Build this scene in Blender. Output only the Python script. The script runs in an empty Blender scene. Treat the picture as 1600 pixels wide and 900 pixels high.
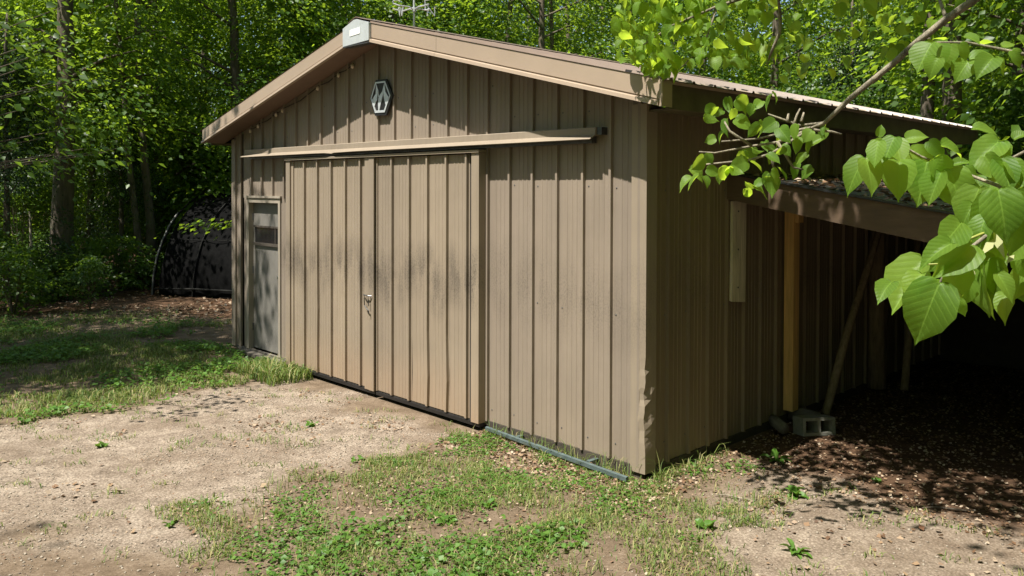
import bpy, math, random
import numpy as np
from mathutils import Vector, Matrix

random.seed(7); RNG = np.random.default_rng(7)
S = bpy.context.scene
COL = S.collection

# ------------------------------------------------------------------ camera, sky, sun, exposure
F_PX, PX0, PY0, PITCH, ROLL, CAM_H = 1287.3, 800.0, 312.3, 0.0155, -0.0028, 2.3242
cam_d = bpy.data.cameras.new('camera'); cam = bpy.data.objects.new('camera', cam_d); COL.objects.link(cam)
cam_d.sensor_width = 36.0; cam_d.lens = F_PX / 1600 * 36
cam_d.shift_y = -(450 - PY0) / 1600
cam_d.clip_start = 0.05; cam_d.clip_end = 1000
cam.matrix_world = Matrix.Translation((0, 0, CAM_H)) @ Matrix.Rotation(math.pi / 2 - PITCH, 4, 'X') @ Matrix.Rotation(-ROLL, 4, 'Z')
S.camera = cam
S.render.resolution_x, S.render.resolution_y = 1024, 576

YAW = -0.7999; ORG = Vector((1.081, 6.6685, 0))            # the shed's near corner and heading
L2W = Matrix.Translation(ORG) @ Matrix.Rotation(YAW, 4, 'Z')
SUN_EL = math.radians(64); SUN_AZ_L = math.radians(2.5)
sl = Vector((-math.sin(SUN_AZ_L) * math.cos(SUN_EL), -math.cos(SUN_AZ_L) * math.cos(SUN_EL), math.sin(SUN_EL)))
SUN = (Matrix.Rotation(YAW, 3, 'Z') @ sl).normalized()
w = bpy.data.worlds.new('World'); S.world = w; w.use_nodes = True
nt = w.node_tree
sky = nt.nodes.new('ShaderNodeTexSky'); sky.sky_type = 'NISHITA'; sky.sun_disc = False
sky.sun_elevation = SUN_EL; sky.sun_rotation = math.atan2(SUN.x, SUN.y)
nt.links.new(sky.outputs[0], nt.nodes['Background'].inputs[0])
nt.nodes['Background'].inputs[1].default_value = 0.09
sd = bpy.data.lights.new('sun', 'SUN'); sd.energy = 5.0; sd.angle = math.radians(0.53); sd.color = (1.0, 0.95, 0.86)
so = bpy.data.objects.new('sun', sd); COL.objects.link(so); so.location = (-10, -10, 30)
so.rotation_euler = SUN.to_track_quat('Z', 'Y').to_euler()
S.view_settings.view_transform = 'Standard'; S.view_settings.look = 'None'
S.view_settings.exposure = 1.08; S.view_settings.gamma = 1
try:
    S.cycles.max_bounces = 6; S.cycles.transmission_bounces = 4; S.cycles.diffuse_bounces = 3; S.cycles.glossy_bounces = 2
except Exception: pass

def P(px, py, depth):
    """the world point seen at a pixel of the 1600x900 photograph at a given distance in front of the camera"""
    x, y = (px - PX0) / F_PX, -(py - PY0) / F_PX
    c, s = math.cos(-ROLL), math.sin(-ROLL); x, y = c * x - s * y, s * x + c * y
    c, s = math.cos(PITCH), math.sin(PITCH)
    return Vector((x, c + y * s, -s + y * c)) * depth + Vector((0, 0, CAM_H))
def LW(x, y, z=0): return L2W @ Vector((x, y, z))

# ------------------------------------------------------------------ materials
def new_mat(name):
    m = bpy.data.materials.new(name); m.use_nodes = True
    n = m.node_tree.nodes; return m, n, m.node_tree.links, n['Principled BSDF']
def node(n, t, **kw):
    o = n.new(t)
    for k, v in kw.items(): setattr(o, k, v)
    return o
def ramp(n, l, src, stops):
    r = n.new('ShaderNodeValToRGB'); e = r.color_ramp.elements
    while len(e) < len(stops): e.new(0.5)
    for el, (p, c) in zip(e, stops):
        el.position = p; el.color = tuple(c) + ((1,) if len(c) == 3 else ())
    l.new(src, r.inputs[0]); return r.outputs[0]
def noise(n, l, vec, scale, detail=4, rough=0.55):
    t = n.new('ShaderNodeTexNoise'); t.inputs['Scale'].default_value = scale; t.inputs['Detail'].default_value = detail
    t.inputs['Roughness'].default_value = rough
    if vec is not None: l.new(vec, t.inputs['Vector'])
    return t.outputs['Fac']
def math_n(n, l, op, a, b=None, c=None, clamp=False):
    m = n.new('ShaderNodeMath'); m.operation = op; m.use_clamp = clamp
    for i, v in enumerate((a, b, c)):
        if v is None: continue
        if isinstance(v, (int, float)): m.inputs[i].default_value = v
        else: l.new(v, m.inputs[i])
    return m.outputs[0]
def mixc(n, l, fac, a, b, mode='MIX'):
    m = n.new('ShaderNodeMix'); m.data_type = 'RGBA'; m.blend_type = mode
    if isinstance(fac, (int, float)): m.inputs[0].default_value = fac
    else: l.new(fac, m.inputs[0])
    for i, v in ((6, a), (7, b)):
        if isinstance(v, tuple): m.inputs[i].default_value = v + (1,) if len(v) == 3 else v
        else: l.new(v, m.inputs[i])
    return m.outputs[2]
def scalev(n, l, vec, s):
    m = n.new('ShaderNodeMapping'); m.inputs['Scale'].default_value = s; l.new(vec, m.inputs['Vector']); return m.outputs[0]
def bump(n, l, h, strength, dist, bsdf):
    b = n.new('ShaderNodeBump'); b.inputs['Strength'].default_value = strength; b.inputs['Distance'].default_value = dist
    l.new(h, b.inputs['Height']); l.new(b.outputs[0], bsdf.inputs['Normal'])
def plain(name, col, rough=0.6, var=0.25, scale=6, metal=0.0, bmp=0.15, stretch=(1, 1, 1)):
    m, n, l, b = new_mat(name)
    tc = n.new('ShaderNodeTexCoord'); v = scalev(n, l, tc.outputs['Object'], stretch)
    f = noise(n, l, v, scale, 6, 0.65)
    d = tuple(c * (1 - var) for c in col); u = tuple(min(1, c * (1 + var)) for c in col)
    l.new(ramp(n, l, f, [(0.3, d), (0.7, u)]), b.inputs['Base Color'])
    b.inputs['Roughness'].default_value = rough; b.inputs['Metallic'].default_value = metal
    if bmp: bump(n, l, f, bmp, 0.01, b)
    return m

SHED_ROOT = bpy.data.objects.new('shed', None); COL.objects.link(SHED_ROOT); SHED_ROOT.matrix_world = L2W

def siding_mat(name, col, dirt=0.0):
    """painted brown sheet metal; dirt = handling smudges and rust of the sliding doors"""
    m, n, l, b = new_mat(name)
    tc = n.new('ShaderNodeTexCoord'); tc.object = SHED_ROOT; v = tc.outputs['Object']
    f = noise(n, l, v, 1.3, 5, 0.6); st = noise(n, l, scalev(n, l, v, (14, 14, 0.5)), 1.5, 4, 0.6)
    fac = math_n(n, l, 'ADD', math_n(n, l, 'MULTIPLY', f, 0.6), math_n(n, l, 'MULTIPLY', st, 0.4))
    c = ramp(n, l, fac, [(0.3, tuple(x * 0.86 for x in col)), (0.7, tuple(x * 1.12 for x in col))])
    sep = n.new('ShaderNodeSeparateXYZ'); l.new(v, sep.inputs[0])
    # dust thrown up against the lowest metre
    low = math_n(n, l, 'MULTIPLY_ADD', sep.outputs['Z'], -1.6, 1.0, clamp=True)
    low = math_n(n, l, 'MULTIPLY', low, noise(n, l, scalev(n, l, v, (6, 6, 1.2)), 2.0, 5, 0.7))
    c = mixc(n, l, math_n(n, l, 'MULTIPLY', low, 0.75), c, (0.36, 0.235, 0.145) if dirt else (0.26, 0.205, 0.15))
    # speckled grey-black mildew band at hand height
    band = math_n(n, l, 'SUBTRACT', 1.0, math_n(n, l, 'MULTIPLY', math_n(n, l, 'ABSOLUTE', math_n(n, l, 'SUBTRACT', sep.outputs['Z'], math_n(n, l, 'MULTIPLY_ADD', noise(n, l, scalev(n, l, v, (1, 1, 0.1)), 1.6, 3, 0.6), 0.8, 0.98))), 2.6 if dirt else 2.0), clamp=True)
    sp = ramp(n, l, noise(n, l, scalev(n, l, v, (1, 1, 0.7)), 70, 3, 0.8), [(0.46, (0, 0, 0)), (0.62, (1, 1, 1))])
    bl = ramp(n, l, noise(n, l, scalev(n, l, v, (2.6, 1, 0.8)), 2.4, 3, 0.5), [(0.38, (0, 0, 0)), (0.60, (1, 1, 1))])
    k = math_n(n, l, 'MULTIPLY', math_n(n, l, 'MULTIPLY', sp, band), math_n(n, l, 'MULTIPLY_ADD', bl, 0.75, 0.25))
    c = mixc(n, l, math_n(n, l, 'MULTIPLY', k, 1.0 if dirt else 0.45), c, (0.05, 0.042, 0.034))
    sm = math_n(n, l, 'MULTIPLY', math_n(n, l, 'MULTIPLY', bl, band), 0.6 if dirt else 0.15)
    c = mixc(n, l, sm, c, (0.12, 0.10, 0.08))
    strk = ramp(n, l, noise(n, l, scalev(n, l, v, (38, 38, 0.6)), 1.0, 5, 0.7), [(0.56, (0, 0, 0)), (0.72, (1, 1, 1))])
    c = mixc(n, l, math_n(n, l, 'MULTIPLY', strk, 0.22), c, (0.10, 0.08, 0.06))
    oi = n.new('ShaderNodeObjectInfo'); vv = ramp(n, l, oi.outputs['Random'], [(0, (0.92, 0.92, 0.93)), (1, (1.06, 1.05, 1.03))])
    c = mixc(n, l, 1.0, c, vv, 'MULTIPLY')
    l.new(c, b.inputs['Base Color']); b.inputs['Roughness'].default_value = 0.55; b.inputs['Specular IOR Level'].default_value = 0.3
    bump(n, l, noise(n, l, scalev(n, l, v, (2.5, 2.5, 1.0)), 2.2, 2, 0.5), 0.30, 0.02, b)
    return m
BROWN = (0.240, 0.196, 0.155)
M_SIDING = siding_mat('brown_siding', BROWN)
M_SIDE = siding_mat('darker_brown_siding', (0.205, 0.158, 0.100))  # side walls get a darker brown than the front siding
M_DOOR = siding_mat('brown_door_siding', (0.262, 0.213, 0.160), 1.0)
M_TRIM = siding_mat('brown_trim', (0.27, 0.22, 0.165))
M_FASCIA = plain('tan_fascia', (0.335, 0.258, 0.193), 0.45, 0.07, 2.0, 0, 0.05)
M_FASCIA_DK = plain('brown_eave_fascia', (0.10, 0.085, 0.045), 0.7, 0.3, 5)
M_SOFFIT = plain('brown_soffit', (0.16, 0.10, 0.07), 0.6, 0.12, 4)
M_ROOF = plain('brown_roof_metal', (0.15, 0.105, 0.075), 0.4, 0.15, 3)
M_CAP = plain('pale_galvanised', (0.50, 0.53, 0.54), 0.4, 0.08, 14, 0.2)
M_WHITE = plain('white_plate', (0.8, 0.8, 0.79), 0.5, 0.03, 8)
M_BLACK = plain('black_plastic', (0.012, 0.011, 0.011), 0.5, 0.3, 8)
M_SILVER = plain('silver_paint', (0.55, 0.57, 0.58), 0.3, 0.08, 20, 0.35)
M_STEEL = plain('dark_steel', (0.10, 0.10, 0.105), 0.4, 0.3, 30, 0.6)
M_RAIL = plain('blue_grey_rail', (0.085, 0.115, 0.115), 0.55, 0.35, 12, 0.2)
M_PDOOR = plain('grey_door_paint', (0.15, 0.14, 0.125), 0.6, 0.25, 3, 0, 0.05)
M_FRAME = plain('weathered_frame', (0.28, 0.24, 0.19), 0.7, 0.2, 9, 0, 0.1, (1, 1, 0.2))
M_DARKIN = plain('dark_lumber', (0.05, 0.04, 0.03), 0.9, 0.3, 6)
M_LUMBER = plain('yellow_lumber', (0.60, 0.37, 0.13), 0.75, 0.25, 5, 0, 0.2, (6, 6, 0.4))
M_GREYWOOD = plain('grey_weathered_wood', (0.50, 0.44, 0.32), 0.85, 0.35, 6, 0, 0.3, (5, 5, 0.5))
M_DARKWOOD = plain('dark_weathered_wood', (0.12, 0.105, 0.085), 0.85, 0.4, 6, 0, 0.3, (0.5, 5, 5))
M_POLE = plain('bark_pole', (0.27, 0.20, 0.12), 0.9, 0.4, 8, 0, 0.5, (4, 4, 0.6))
M_BEAM = plain('brown_stained_beam', (0.098, 0.062, 0.037), 0.75, 0.22, 5, 0, 0.15, (1, 1, 4))
M_MEMBRANE = plain('black_roof_membrane', (0.035, 0.032, 0.028), 0.55, 0.6, 7, 0, 0.3)
M_EDGE = plain('black_drip_edge', (0.03, 0.03, 0.032), 0.25, 0.2, 9)
M_CONCRETE = plain('concrete', (0.20, 0.20, 0.165), 0.9, 0.2, 25, 0, 0.4)
M_TARP = plain('black_shade_cloth', (0.005, 0.005, 0.005), 0.8, 0.4, 9, 0, 0.5)
M_TARP.node_tree.nodes['Principled BSDF'].inputs['Specular IOR Level'].default_value = 0.03
M_PIPE = plain('white_plastic_pipe', (0.60, 0.60, 0.56), 0.5, 0.2, 9)
M_BULB = plain('bulb_plastic', (0.6, 0.5, 0.4), 0.3, 0.1, 9)
M_PIPE3 = plain('grey_pipe', (0.10, 0.10, 0.09), 0.6, 0.3, 9)
M_PIPE2 = plain('dull_pipe', (0.016, 0.016, 0.015), 0.6, 0.3, 9)
M_PIPE2.node_tree.nodes['Principled BSDF'].inputs['Specular IOR Level'].default_value = 0.05
m, n, l, b = new_mat('window_glass'); b.inputs['Base Color'].default_value = (0.012, 0.012, 0.013, 1); b.inputs['Roughness'].default_value = 0.06
M_GLASS = m

def bark_mat(name, col, scale=9):
    m, n, l, b = new_mat(name); tc = n.new('ShaderNodeTexCoord')
    v = scalev(n, l, tc.outputs['Object'], (1, 1, 0.22)); f = noise(n, l, v, scale, 8, 0.75)
    g = noise(n, l, tc.outputs['Object'], 2.3, 3)
    c = ramp(n, l, f, [(0.32, tuple(x * 0.35 for x in col)), (0.62, tuple(x * 1.3 for x in col))])
    c = mixc(n, l, ramp(n, l, g, [(0.5, (0, 0, 0)), (0.7, (0.5, 0.5, 0.5))]), c, (0.10, 0.12, 0.05))
    l.new(c, b.inputs['Base Color']); b.inputs['Roughness'].default_value = 0.95; bump(n, l, f, 0.9, 0.03, b); return m
M_BARK = bark_mat('dark_bark', (0.12, 0.095, 0.07)); M_BARK_PALE = bark_mat('pale_bark', (0.36, 0.32, 0.25), 14)

def leaf_mat(name, cols, trans, tfac=0.42, rough=0.42, veins=False, island=False):
    m, n, l, b = new_mat(name); out = n['Material Output']
    g = n.new('ShaderNodeNewGeometry'); r = g.outputs['Random Per Island']
    if veins and not island:
        oi = n.new('ShaderNodeObjectInfo'); r = oi.outputs['Random']
    k = len(cols); c = ramp(n, l, r, [(i / max(1, k - 1), cc) for i, cc in enumerate(cols)])
    t = mixc(n, l, r, tuple(x * 0.8 for x in trans), tuple(min(1, x * 1.25) for x in trans))
    if veins:
        uv = n.new('ShaderNodeUVMap'); uv.uv_map = 'UVMap'; s = n.new('ShaderNodeSeparateXYZ'); l.new(uv.outputs[0], s.inputs[0])
        ax = math_n(n, l, 'ABSOLUTE', s.outputs[0])
        q = math_n(n, l, 'FRACT', math_n(n, l, 'MULTIPLY', math_n(n, l, 'SUBTRACT', s.outputs[1], math_n(n, l, 'MULTIPLY', ax, 0.75)), 7.0))
        q = math_n(n, l, 'ABSOLUTE', math_n(n, l, 'SUBTRACT', q, 0.5))
        side = ramp(n, l, q, [(0.0, (1, 1, 1)), (0.07, (0, 0, 0))])
        mid = ramp(n, l, ax, [(0.008, (1, 1, 1)), (0.025, (0, 0, 0))])
        vv = math_n(n, l, 'MAXIMUM', side, mid)
        mott = noise(n, l, uv.outputs[0], 9, 4)
        c = mixc(n, l, math_n(n, l, 'MULTIPLY', vv, 0.45), c, tuple(min(1, x * 2.3) for x in cols[-1]))
        c = mixc(n, l, math_n(n, l, 'MULTIPLY', mott, 0.35), c, tuple(x * 0.6 for x in cols[0]))
        t = mixc(n, l, math_n(n, l, 'MULTIPLY', vv, 0.35), t, tuple(x * 0.6 for x in trans))
        bump(n, l, math_n(n, l, 'SUBTRACT', q, math_n(n, l, 'MULTIPLY', mid, 0.5)), 0.18, 0.005, b)
    l.new(c, b.inputs['Base Color']); b.inputs['Roughness'].default_value = rough; b.inputs['Specular IOR Level'].default_value = 0.2 if veins else 0.35
    tr = n.new('ShaderNodeBsdfTranslucent'); l.new(t, tr.inputs['Color'])
    mx = n.new('ShaderNodeMixShader'); mx.inputs[0].default_value = tfac
    l.new(b.outputs[0], mx.inputs[1]); l.new(tr.outputs[0], mx.inputs[2]); l.new(mx.outputs[0], out.inputs['Surface'])
    return m
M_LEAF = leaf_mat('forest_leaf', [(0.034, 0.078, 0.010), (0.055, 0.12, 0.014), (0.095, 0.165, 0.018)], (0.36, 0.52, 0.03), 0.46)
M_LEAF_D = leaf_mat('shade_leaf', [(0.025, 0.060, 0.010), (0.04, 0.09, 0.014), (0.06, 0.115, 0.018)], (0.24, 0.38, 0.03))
M_LINDEN = leaf_mat('linden_leaf', [(0.075, 0.16, 0.022), (0.105, 0.20, 0.028), (0.15, 0.25, 0.04)], (0.52, 0.70, 0.05), 0.5, 0.45, True)
M_LINDEN2 = leaf_mat('linden_leaf_small', [(0.07, 0.155, 0.010), (0.10, 0.195, 0.014), (0.15, 0.25, 0.018)], (0.48, 0.66, 0.035), 0.5, 0.5, True, True)
M_CONIFER = leaf_mat('conifer_needles', [(0.02, 0.045, 0.012), (0.035, 0.07, 0.018)], (0.06, 0.12, 0.02), 0.2)
M_GRASS = leaf_mat('grass_blade', [(0.06, 0.12, 0.02), (0.10, 0.17, 0.03), (0.17, 0.20, 0.05), (0.36, 0.30, 0.14)], (0.22, 0.30, 0.05), 0.3, 0.6)
M_CLOVER = leaf_mat('clover_leaf', [(0.045, 0.11, 0.015), (0.07, 0.16, 0.02), (0.10, 0.19, 0.03)], (0.22, 0.36, 0.04), 0.3, 0.5)
M_DRY = leaf_mat('dry_leaf', [(0.08, 0.045, 0.025), (0.17, 0.095, 0.05), (0.27, 0.18, 0.105), (0.42, 0.34, 0.25), (0.15, 0.07, 0.035)], (0.2, 0.11, 0.05), 0.15, 0.7)
M_PEBBLE = leaf_mat('pebble', [(0.17, 0.14, 0.11), (0.27, 0.23, 0.18), (0.34, 0.29, 0.23), (0.12, 0.095, 0.075)], (0.1, 0.1, 0.1), 0.0, 0.85)
M_STEM = plain('green_stem', (0.25, 0.27, 0.05), 0.5, 0.2, 20)
M_TWIG = bark_mat('grey_twig', (0.30, 0.26, 0.19), 30)
M_BRACT = leaf_mat('cream_bract', [(0.5, 0.5, 0.26), (0.55, 0.56, 0.3)], (0.5, 0.5, 0.2), 0.4)

# ------------------------------------------------------------------ mesh helpers
def mesh_np(name, V, Fc, mat=None, smooth=False):
    V = np.asarray(V, np.float32).reshape(-1, 3); Fc = np.asarray(Fc, np.int32); k = Fc.shape[1]
    me = bpy.data.meshes.new(name); me.vertices.add(len(V)); me.vertices.foreach_set('co', V.ravel())
    me.loops.add(Fc.size); me.loops.foreach_set('vertex_index', Fc.ravel())
    me.polygons.add(len(Fc)); me.polygons.foreach_set('loop_start', np.arange(0, Fc.size, k, dtype=np.int32))
    try: me.polygons.foreach_set('loop_total', np.full(len(Fc), k, np.int32))
    except Exception: pass
    if smooth: me.polygons.foreach_set('use_smooth', np.ones(len(Fc), bool))
    me.update(calc_edges=True); me.validate()
    if mat: me.materials.append(mat)
    return me
class MB:
    def __init__(s): s.v = []; s.f = []
    def add(s, v, f):
        o = len(s.v); s.v += [tuple(a) for a in v]; s.f += [tuple(i + o for i in q) for q in f]; return s
    def box(s, a, b):
        (x0, y0, z0), (x1, y1, z1) = a, b
        return s.add([(x0, y0, z0), (x1, y0, z0), (x1, y1, z0), (x0, y1, z0), (x0, y0, z1), (x1, y0, z1), (x1, y1, z1), (x0, y1, z1)],
                     [(0, 3, 2, 1), (4, 5, 6, 7), (0, 1, 5, 4), (1, 2, 6, 5), (2, 3, 7, 6), (3, 0, 4, 7)])
    def loft(s, A, B, cap=True):
        """between two outlines of the same number of points"""
        k = len(A); f = [(i, (i + 1) % k, k + (i + 1) % k, k + i) for i in range(k)]
        if cap: f += [tuple(range(k))[::-1], tuple(range(k, 2 * k))]
        return s.add(list(A) + list(B), f)
    def tube(s, pts, rad, sides=6, cap=True):
        pts = [Vector(p) for p in pts]; k = len(pts); rs = rad if isinstance(rad, (list, tuple)) else [rad] * k
        rings = []; up = Vector((0.13, 0.31, 0.94))
        for i, p in enumerate(pts):
            d = (pts[min(i + 1, k - 1)] - pts[max(i - 1, 0)])
            d = d.normalized() if d.length > 1e-9 else Vector((0, 0, 1))
            u = d.cross(up); u = u.normalized() if u.length > 1e-4 else d.cross(Vector((1, 0, 0))).normalized()
            w_ = d.cross(u)
            rings.append([p + (u * math.cos(2 * math.pi * j / sides) + w_ * math.sin(2 * math.pi * j / sides)) * rs[i] for j in range(sides)])
        v = [q for r in rings for q in r]; f = []
        for i in range(k - 1):
            for j in range(sides):
                a, b_ = i * sides + j, i * sides + (j + 1) % sides; f.append((a, b_, b_ + sides, a + sides))
        if cap: f += [tuple(range(sides))[::-1], tuple(range((k - 1) * sides, k * sides))]
        return s.add(v, f)
    def mesh(s, name, mat, off=(0, 0, 0), smooth=False):
        me = bpy.data.meshes.new(name); ox, oy, oz = off
        me.from_pydata([(x - ox, y - oy, z - oz) for x, y, z in s.v], [], s.f); me.validate()
        if smooth: me.polygons.foreach_set('use_smooth', np.ones(len(me.polygons), bool))
        if mat: me.materials.append(mat)
        return me
    def build(s, name, mat, parent=None, off=(0, 0, 0), smooth=False): return link(name, s.mesh(name, mat, off, smooth), parent)
def link(name, me, parent=None, loc=None):
    o = bpy.data.objects.new(name, me); COL.objects.link(o)
    if parent is not None: o.parent = parent
    if loc is not None: o.location = loc
    return o
def tag(o, label=None, cat=None, group=None, kind=None):
    for k, v in (('label', label), ('category', cat), ('group', group), ('kind', kind)):
        if v: o[k] = v
    return o
def thing(name, label, cat, loc=(0, 0, 0), rz=0.0, group=None):
    o = bpy.data.objects.new(name, None); COL.objects.link(o); o.location = loc; o.rotation_euler = (0, 0, rz)
    o.empty_display_size = 0.2
    return tag(o, label, cat, group)
def shed_thing(name, label, cat, at, group=None):
    return thing(name, label, cat, LW(*at), YAW, group)

# value noise for placing things and shaping the ground
_perm = RNG.random((256, 256))
def vnoise(x, y):
    x = np.asarray(x, float); y = np.asarray(y, float); xi = np.floor(x).astype(int); yi = np.floor(y).astype(int)
    fx, fy = x - xi, y - yi; fx = fx * fx * (3 - 2 * fx); fy = fy * fy * (3 - 2 * fy)
    g = lambda a, b_: _perm[a & 255, b_ & 255]
    return (g(xi, yi) * (1 - fx) + g(xi + 1, yi) * fx) * (1 - fy) + (g(xi, yi + 1) * (1 - fx) + g(xi + 1, yi + 1) * fx) * fy
def fbm(x, y, o=4):
    s = 0; a = 0.5; t = 0
    for i in range(o): s = s + a * vnoise(np.asarray(x) * 2 ** i + 17 * i, np.asarray(y) * 2 ** i + 31 * i); t += a; a *= 0.5
    return s / t
def inpoly(x, y, poly):
    x = np.asarray(x); y = np.asarray(y); r = np.zeros(x.shape, bool); k = len(poly)
    for i in range(k):
        (x0, y0), (x1, y1) = poly[i], poly[(i + 1) % k]
        c = ((y0 > y) != (y1 > y)); xs = (x1 - x0) * (y - y0) / ((y1 - y0) if y1 != y0 else 1e-9) + x0
        r ^= c & (x < xs)
    return r
def jit(x, y, a=0.35):
    return x + a * 2 * (fbm(x * 1.7 + 5, y * 1.7) - 0.5) * 2, y + a * 2 * (fbm(x * 1.7 + 50, y * 1.7 + 9) - 0.5) * 2

# ------------------------------------------------------------------ zones of the ground (world x, y)
Z_FRONT = [(-2.3, 5.7), (-2.0, 6.5), (-1.45, 7.2), (-0.6, 7.75), (-0.24, 7.85), (1.0, 6.62), (1.75, 7.1), (2.0, 6.5), (1.75, 5.6), (1.55, 3.4), (-1.9, 3.4), (-1.5, 4.9)]
Z_BACK = [(-4.7, 7.7), (-4.0, 8.5), (-3.5, 9.4), (-2.75, 10.0), (-3.5, 11.2), (-4.4, 12.2), (-5.4, 14.2), (-7.0, 15.4), (-10, 15.0), (-10.5, 9)]
Z_GRAVEL = [(-1.6, 3.2), (-2.1, 5.8), (-1.8, 6.7), (-1.2, 7.4), (-0.4, 7.9), (-2.6, 9.9), (-3.6, 9.3), (-4.2, 8.2), (-7.5, 6.5), (-7.5, 3.2)]
def zone(x, y, poly, a=0.3):
    jx, jy = jit(np.asarray(x, float), np.asarray(y, float), a); return inpoly(jx, jy, poly)
def to_local(x, y):
    c, s = math.cos(YAW), math.sin(YAW); a, b_ = np.asarray(x) - ORG.x, np.asarray(y) - ORG.y
    return c * a + s * b_, -s * a + c * b_
def ground_z(x, y):
    x = np.asarray(x, float); y = np.asarray(y, float); lx, ly = to_local(x, y)
    d = np.hypot(x, y - 8); far = np.clip((d - 14) / 30, 0, 1)
    z = 0.05 * (fbm(x * 0.9, y * 0.9, 3) - 0.55) + 0.022 * (fbm(x * 6, y * 6, 3) - 0.5) + far * 1.0 * (fbm(x * 0.08, y * 0.08, 2) - 0.35)
    near = np.clip(np.maximum(np.maximum(-lx - 7.5, lx - 0.1), np.maximum(-ly - 0.25, ly - 7)) / 0.8, 0, 1)   # flat where the shed stands
    return z * (0.25 + 0.75 * near) - 0.02 - 0.03 * (1 - near)

def build_ground():
    def axis(lo, hi, step, out, k=1.22):
        a = list(np.arange(lo, hi + 1e-6, step)); s = step; x = a[-1]
        while x < out: s *= k; x += s; a.append(x)
        s = step; x = a[0]; pre = []
        while x > -out: s *= k; x -= s; pre.append(x)
        return np.array(pre[::-1] + a)
    X = axis(-8, 6, 0.055, 300); Y = axis(3.2, 15, 0.055, 300); gx, gy = np.meshgrid(X, Y)
    z = ground_z(gx, gy); nx, ny = len(X), len(Y)
    V = np.stack([gx, gy, z], -1).reshape(-1, 3); i = np.arange(nx * ny).reshape(ny, nx)
    Fq = np.stack([i[:-1, :-1], i[:-1, 1:], i[1:, 1:], i[1:, :-1]], -1).reshape(-1, 4)
    m, n, l, b = new_mat('earth')
    at = n.new('ShaderNodeVertexColor'); at.layer_name = 'soil'; sp = n.new('ShaderNodeSeparateColor'); l.new(at.outputs[0], sp.inputs[0])
    tc = n.new('ShaderNodeTexCoord'); v = tc.outputs['Object']
    big = noise(n, l, v, 0.9, 5, 0.6); mid = noise(n, l, v, 5, 6, 0.7); fine = noise(n, l, v, 55, 6, 0.8)
    vor = n.new('ShaderNodeTexVoronoi'); vor.inputs['Scale'].default_value = 60; l.new(v, vor.inputs['Vector'])
    gf = math_n(n, l, 'ADD', math_n(n, l, 'MULTIPLY', mid, 0.45), math_n(n, l, 'MULTIPLY', fine, 0.55))
    grav = ramp(n, l, gf, [(0.36, (0.12, 0.092, 0.068)), (0.5, (0.265, 0.212, 0.165)), (0.64, (0.41, 0.345, 0.275))])
    grav = mixc(n, l, ramp(n, l, big, [(0.48, (0, 0, 0)), (0.66, (0.6, 0.6, 0.6))]), grav, (0.15, 0.108, 0.075), 'MULTIPLY' if False else 'MIX')
    grav = mixc(n, l, 0.45, grav, mixc(n, l, 1.0, grav, ramp(n, l, vor.outputs['Distance'], [(0.1, (1.5, 1.5, 1.5)), (0.7, (0.25, 0.24, 0.22))]), 'MULTIPLY'))
    soil = ramp(n, l, gf, [(0.35, (0.07, 0.05, 0.032)), (0.52, (0.15, 0.11, 0.075)), (0.68, (0.27, 0.21, 0.155))])
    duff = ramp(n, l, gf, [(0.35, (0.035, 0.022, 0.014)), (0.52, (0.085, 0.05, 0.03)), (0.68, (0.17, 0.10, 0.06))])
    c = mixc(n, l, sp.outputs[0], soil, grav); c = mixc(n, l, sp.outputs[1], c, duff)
    l.new(c, b.inputs['Base Color']); b.inputs['Roughness'].default_value = 0.95; b.inputs['Specular IOR Level'].default_value = 0.1
    bump(n, l, gf, 0.8, 0.02, b)
    me = mesh_np('ground', V, Fq, m, True)
    f = lambda msk: msk.astype(float)
    jx, jy = jit(gx, gy, 0.45); r = f(inpoly(jx, jy, Z_GRAVEL) & (np.hypot((jx + 2.75) / 1.5, jy - 4.75) > .75)); 
    lx, ly = to_local(gx, gy)
    r = np.maximum(r, 0.75 * ((lx > 0.6) & (ly < 1.6) & (gx > 1.3) & (gy < 8)))
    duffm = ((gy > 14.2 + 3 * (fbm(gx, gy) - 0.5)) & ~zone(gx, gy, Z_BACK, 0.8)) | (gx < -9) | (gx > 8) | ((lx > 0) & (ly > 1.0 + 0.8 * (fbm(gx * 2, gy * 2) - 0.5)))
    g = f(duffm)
    def blur(a, k=3):
        for _ in range(k):
            a = (a + np.roll(a, 1, 0) + np.roll(a, -1, 0) + np.roll(a, 1, 1) + np.roll(a, -1, 1)) / 5
        return a
    r, g = blur(r, 6), blur(g, 6)
    ca = me.color_attributes.new('soil', 'FLOAT_COLOR', 'POINT')
    ca.data.foreach_set('color', np.stack([r, g, 0 * r, 0 * r + 1], -1).astype(np.float32).ravel())
    o = link('ground', me); tag(o, kind='structure')
build_ground()

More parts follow.
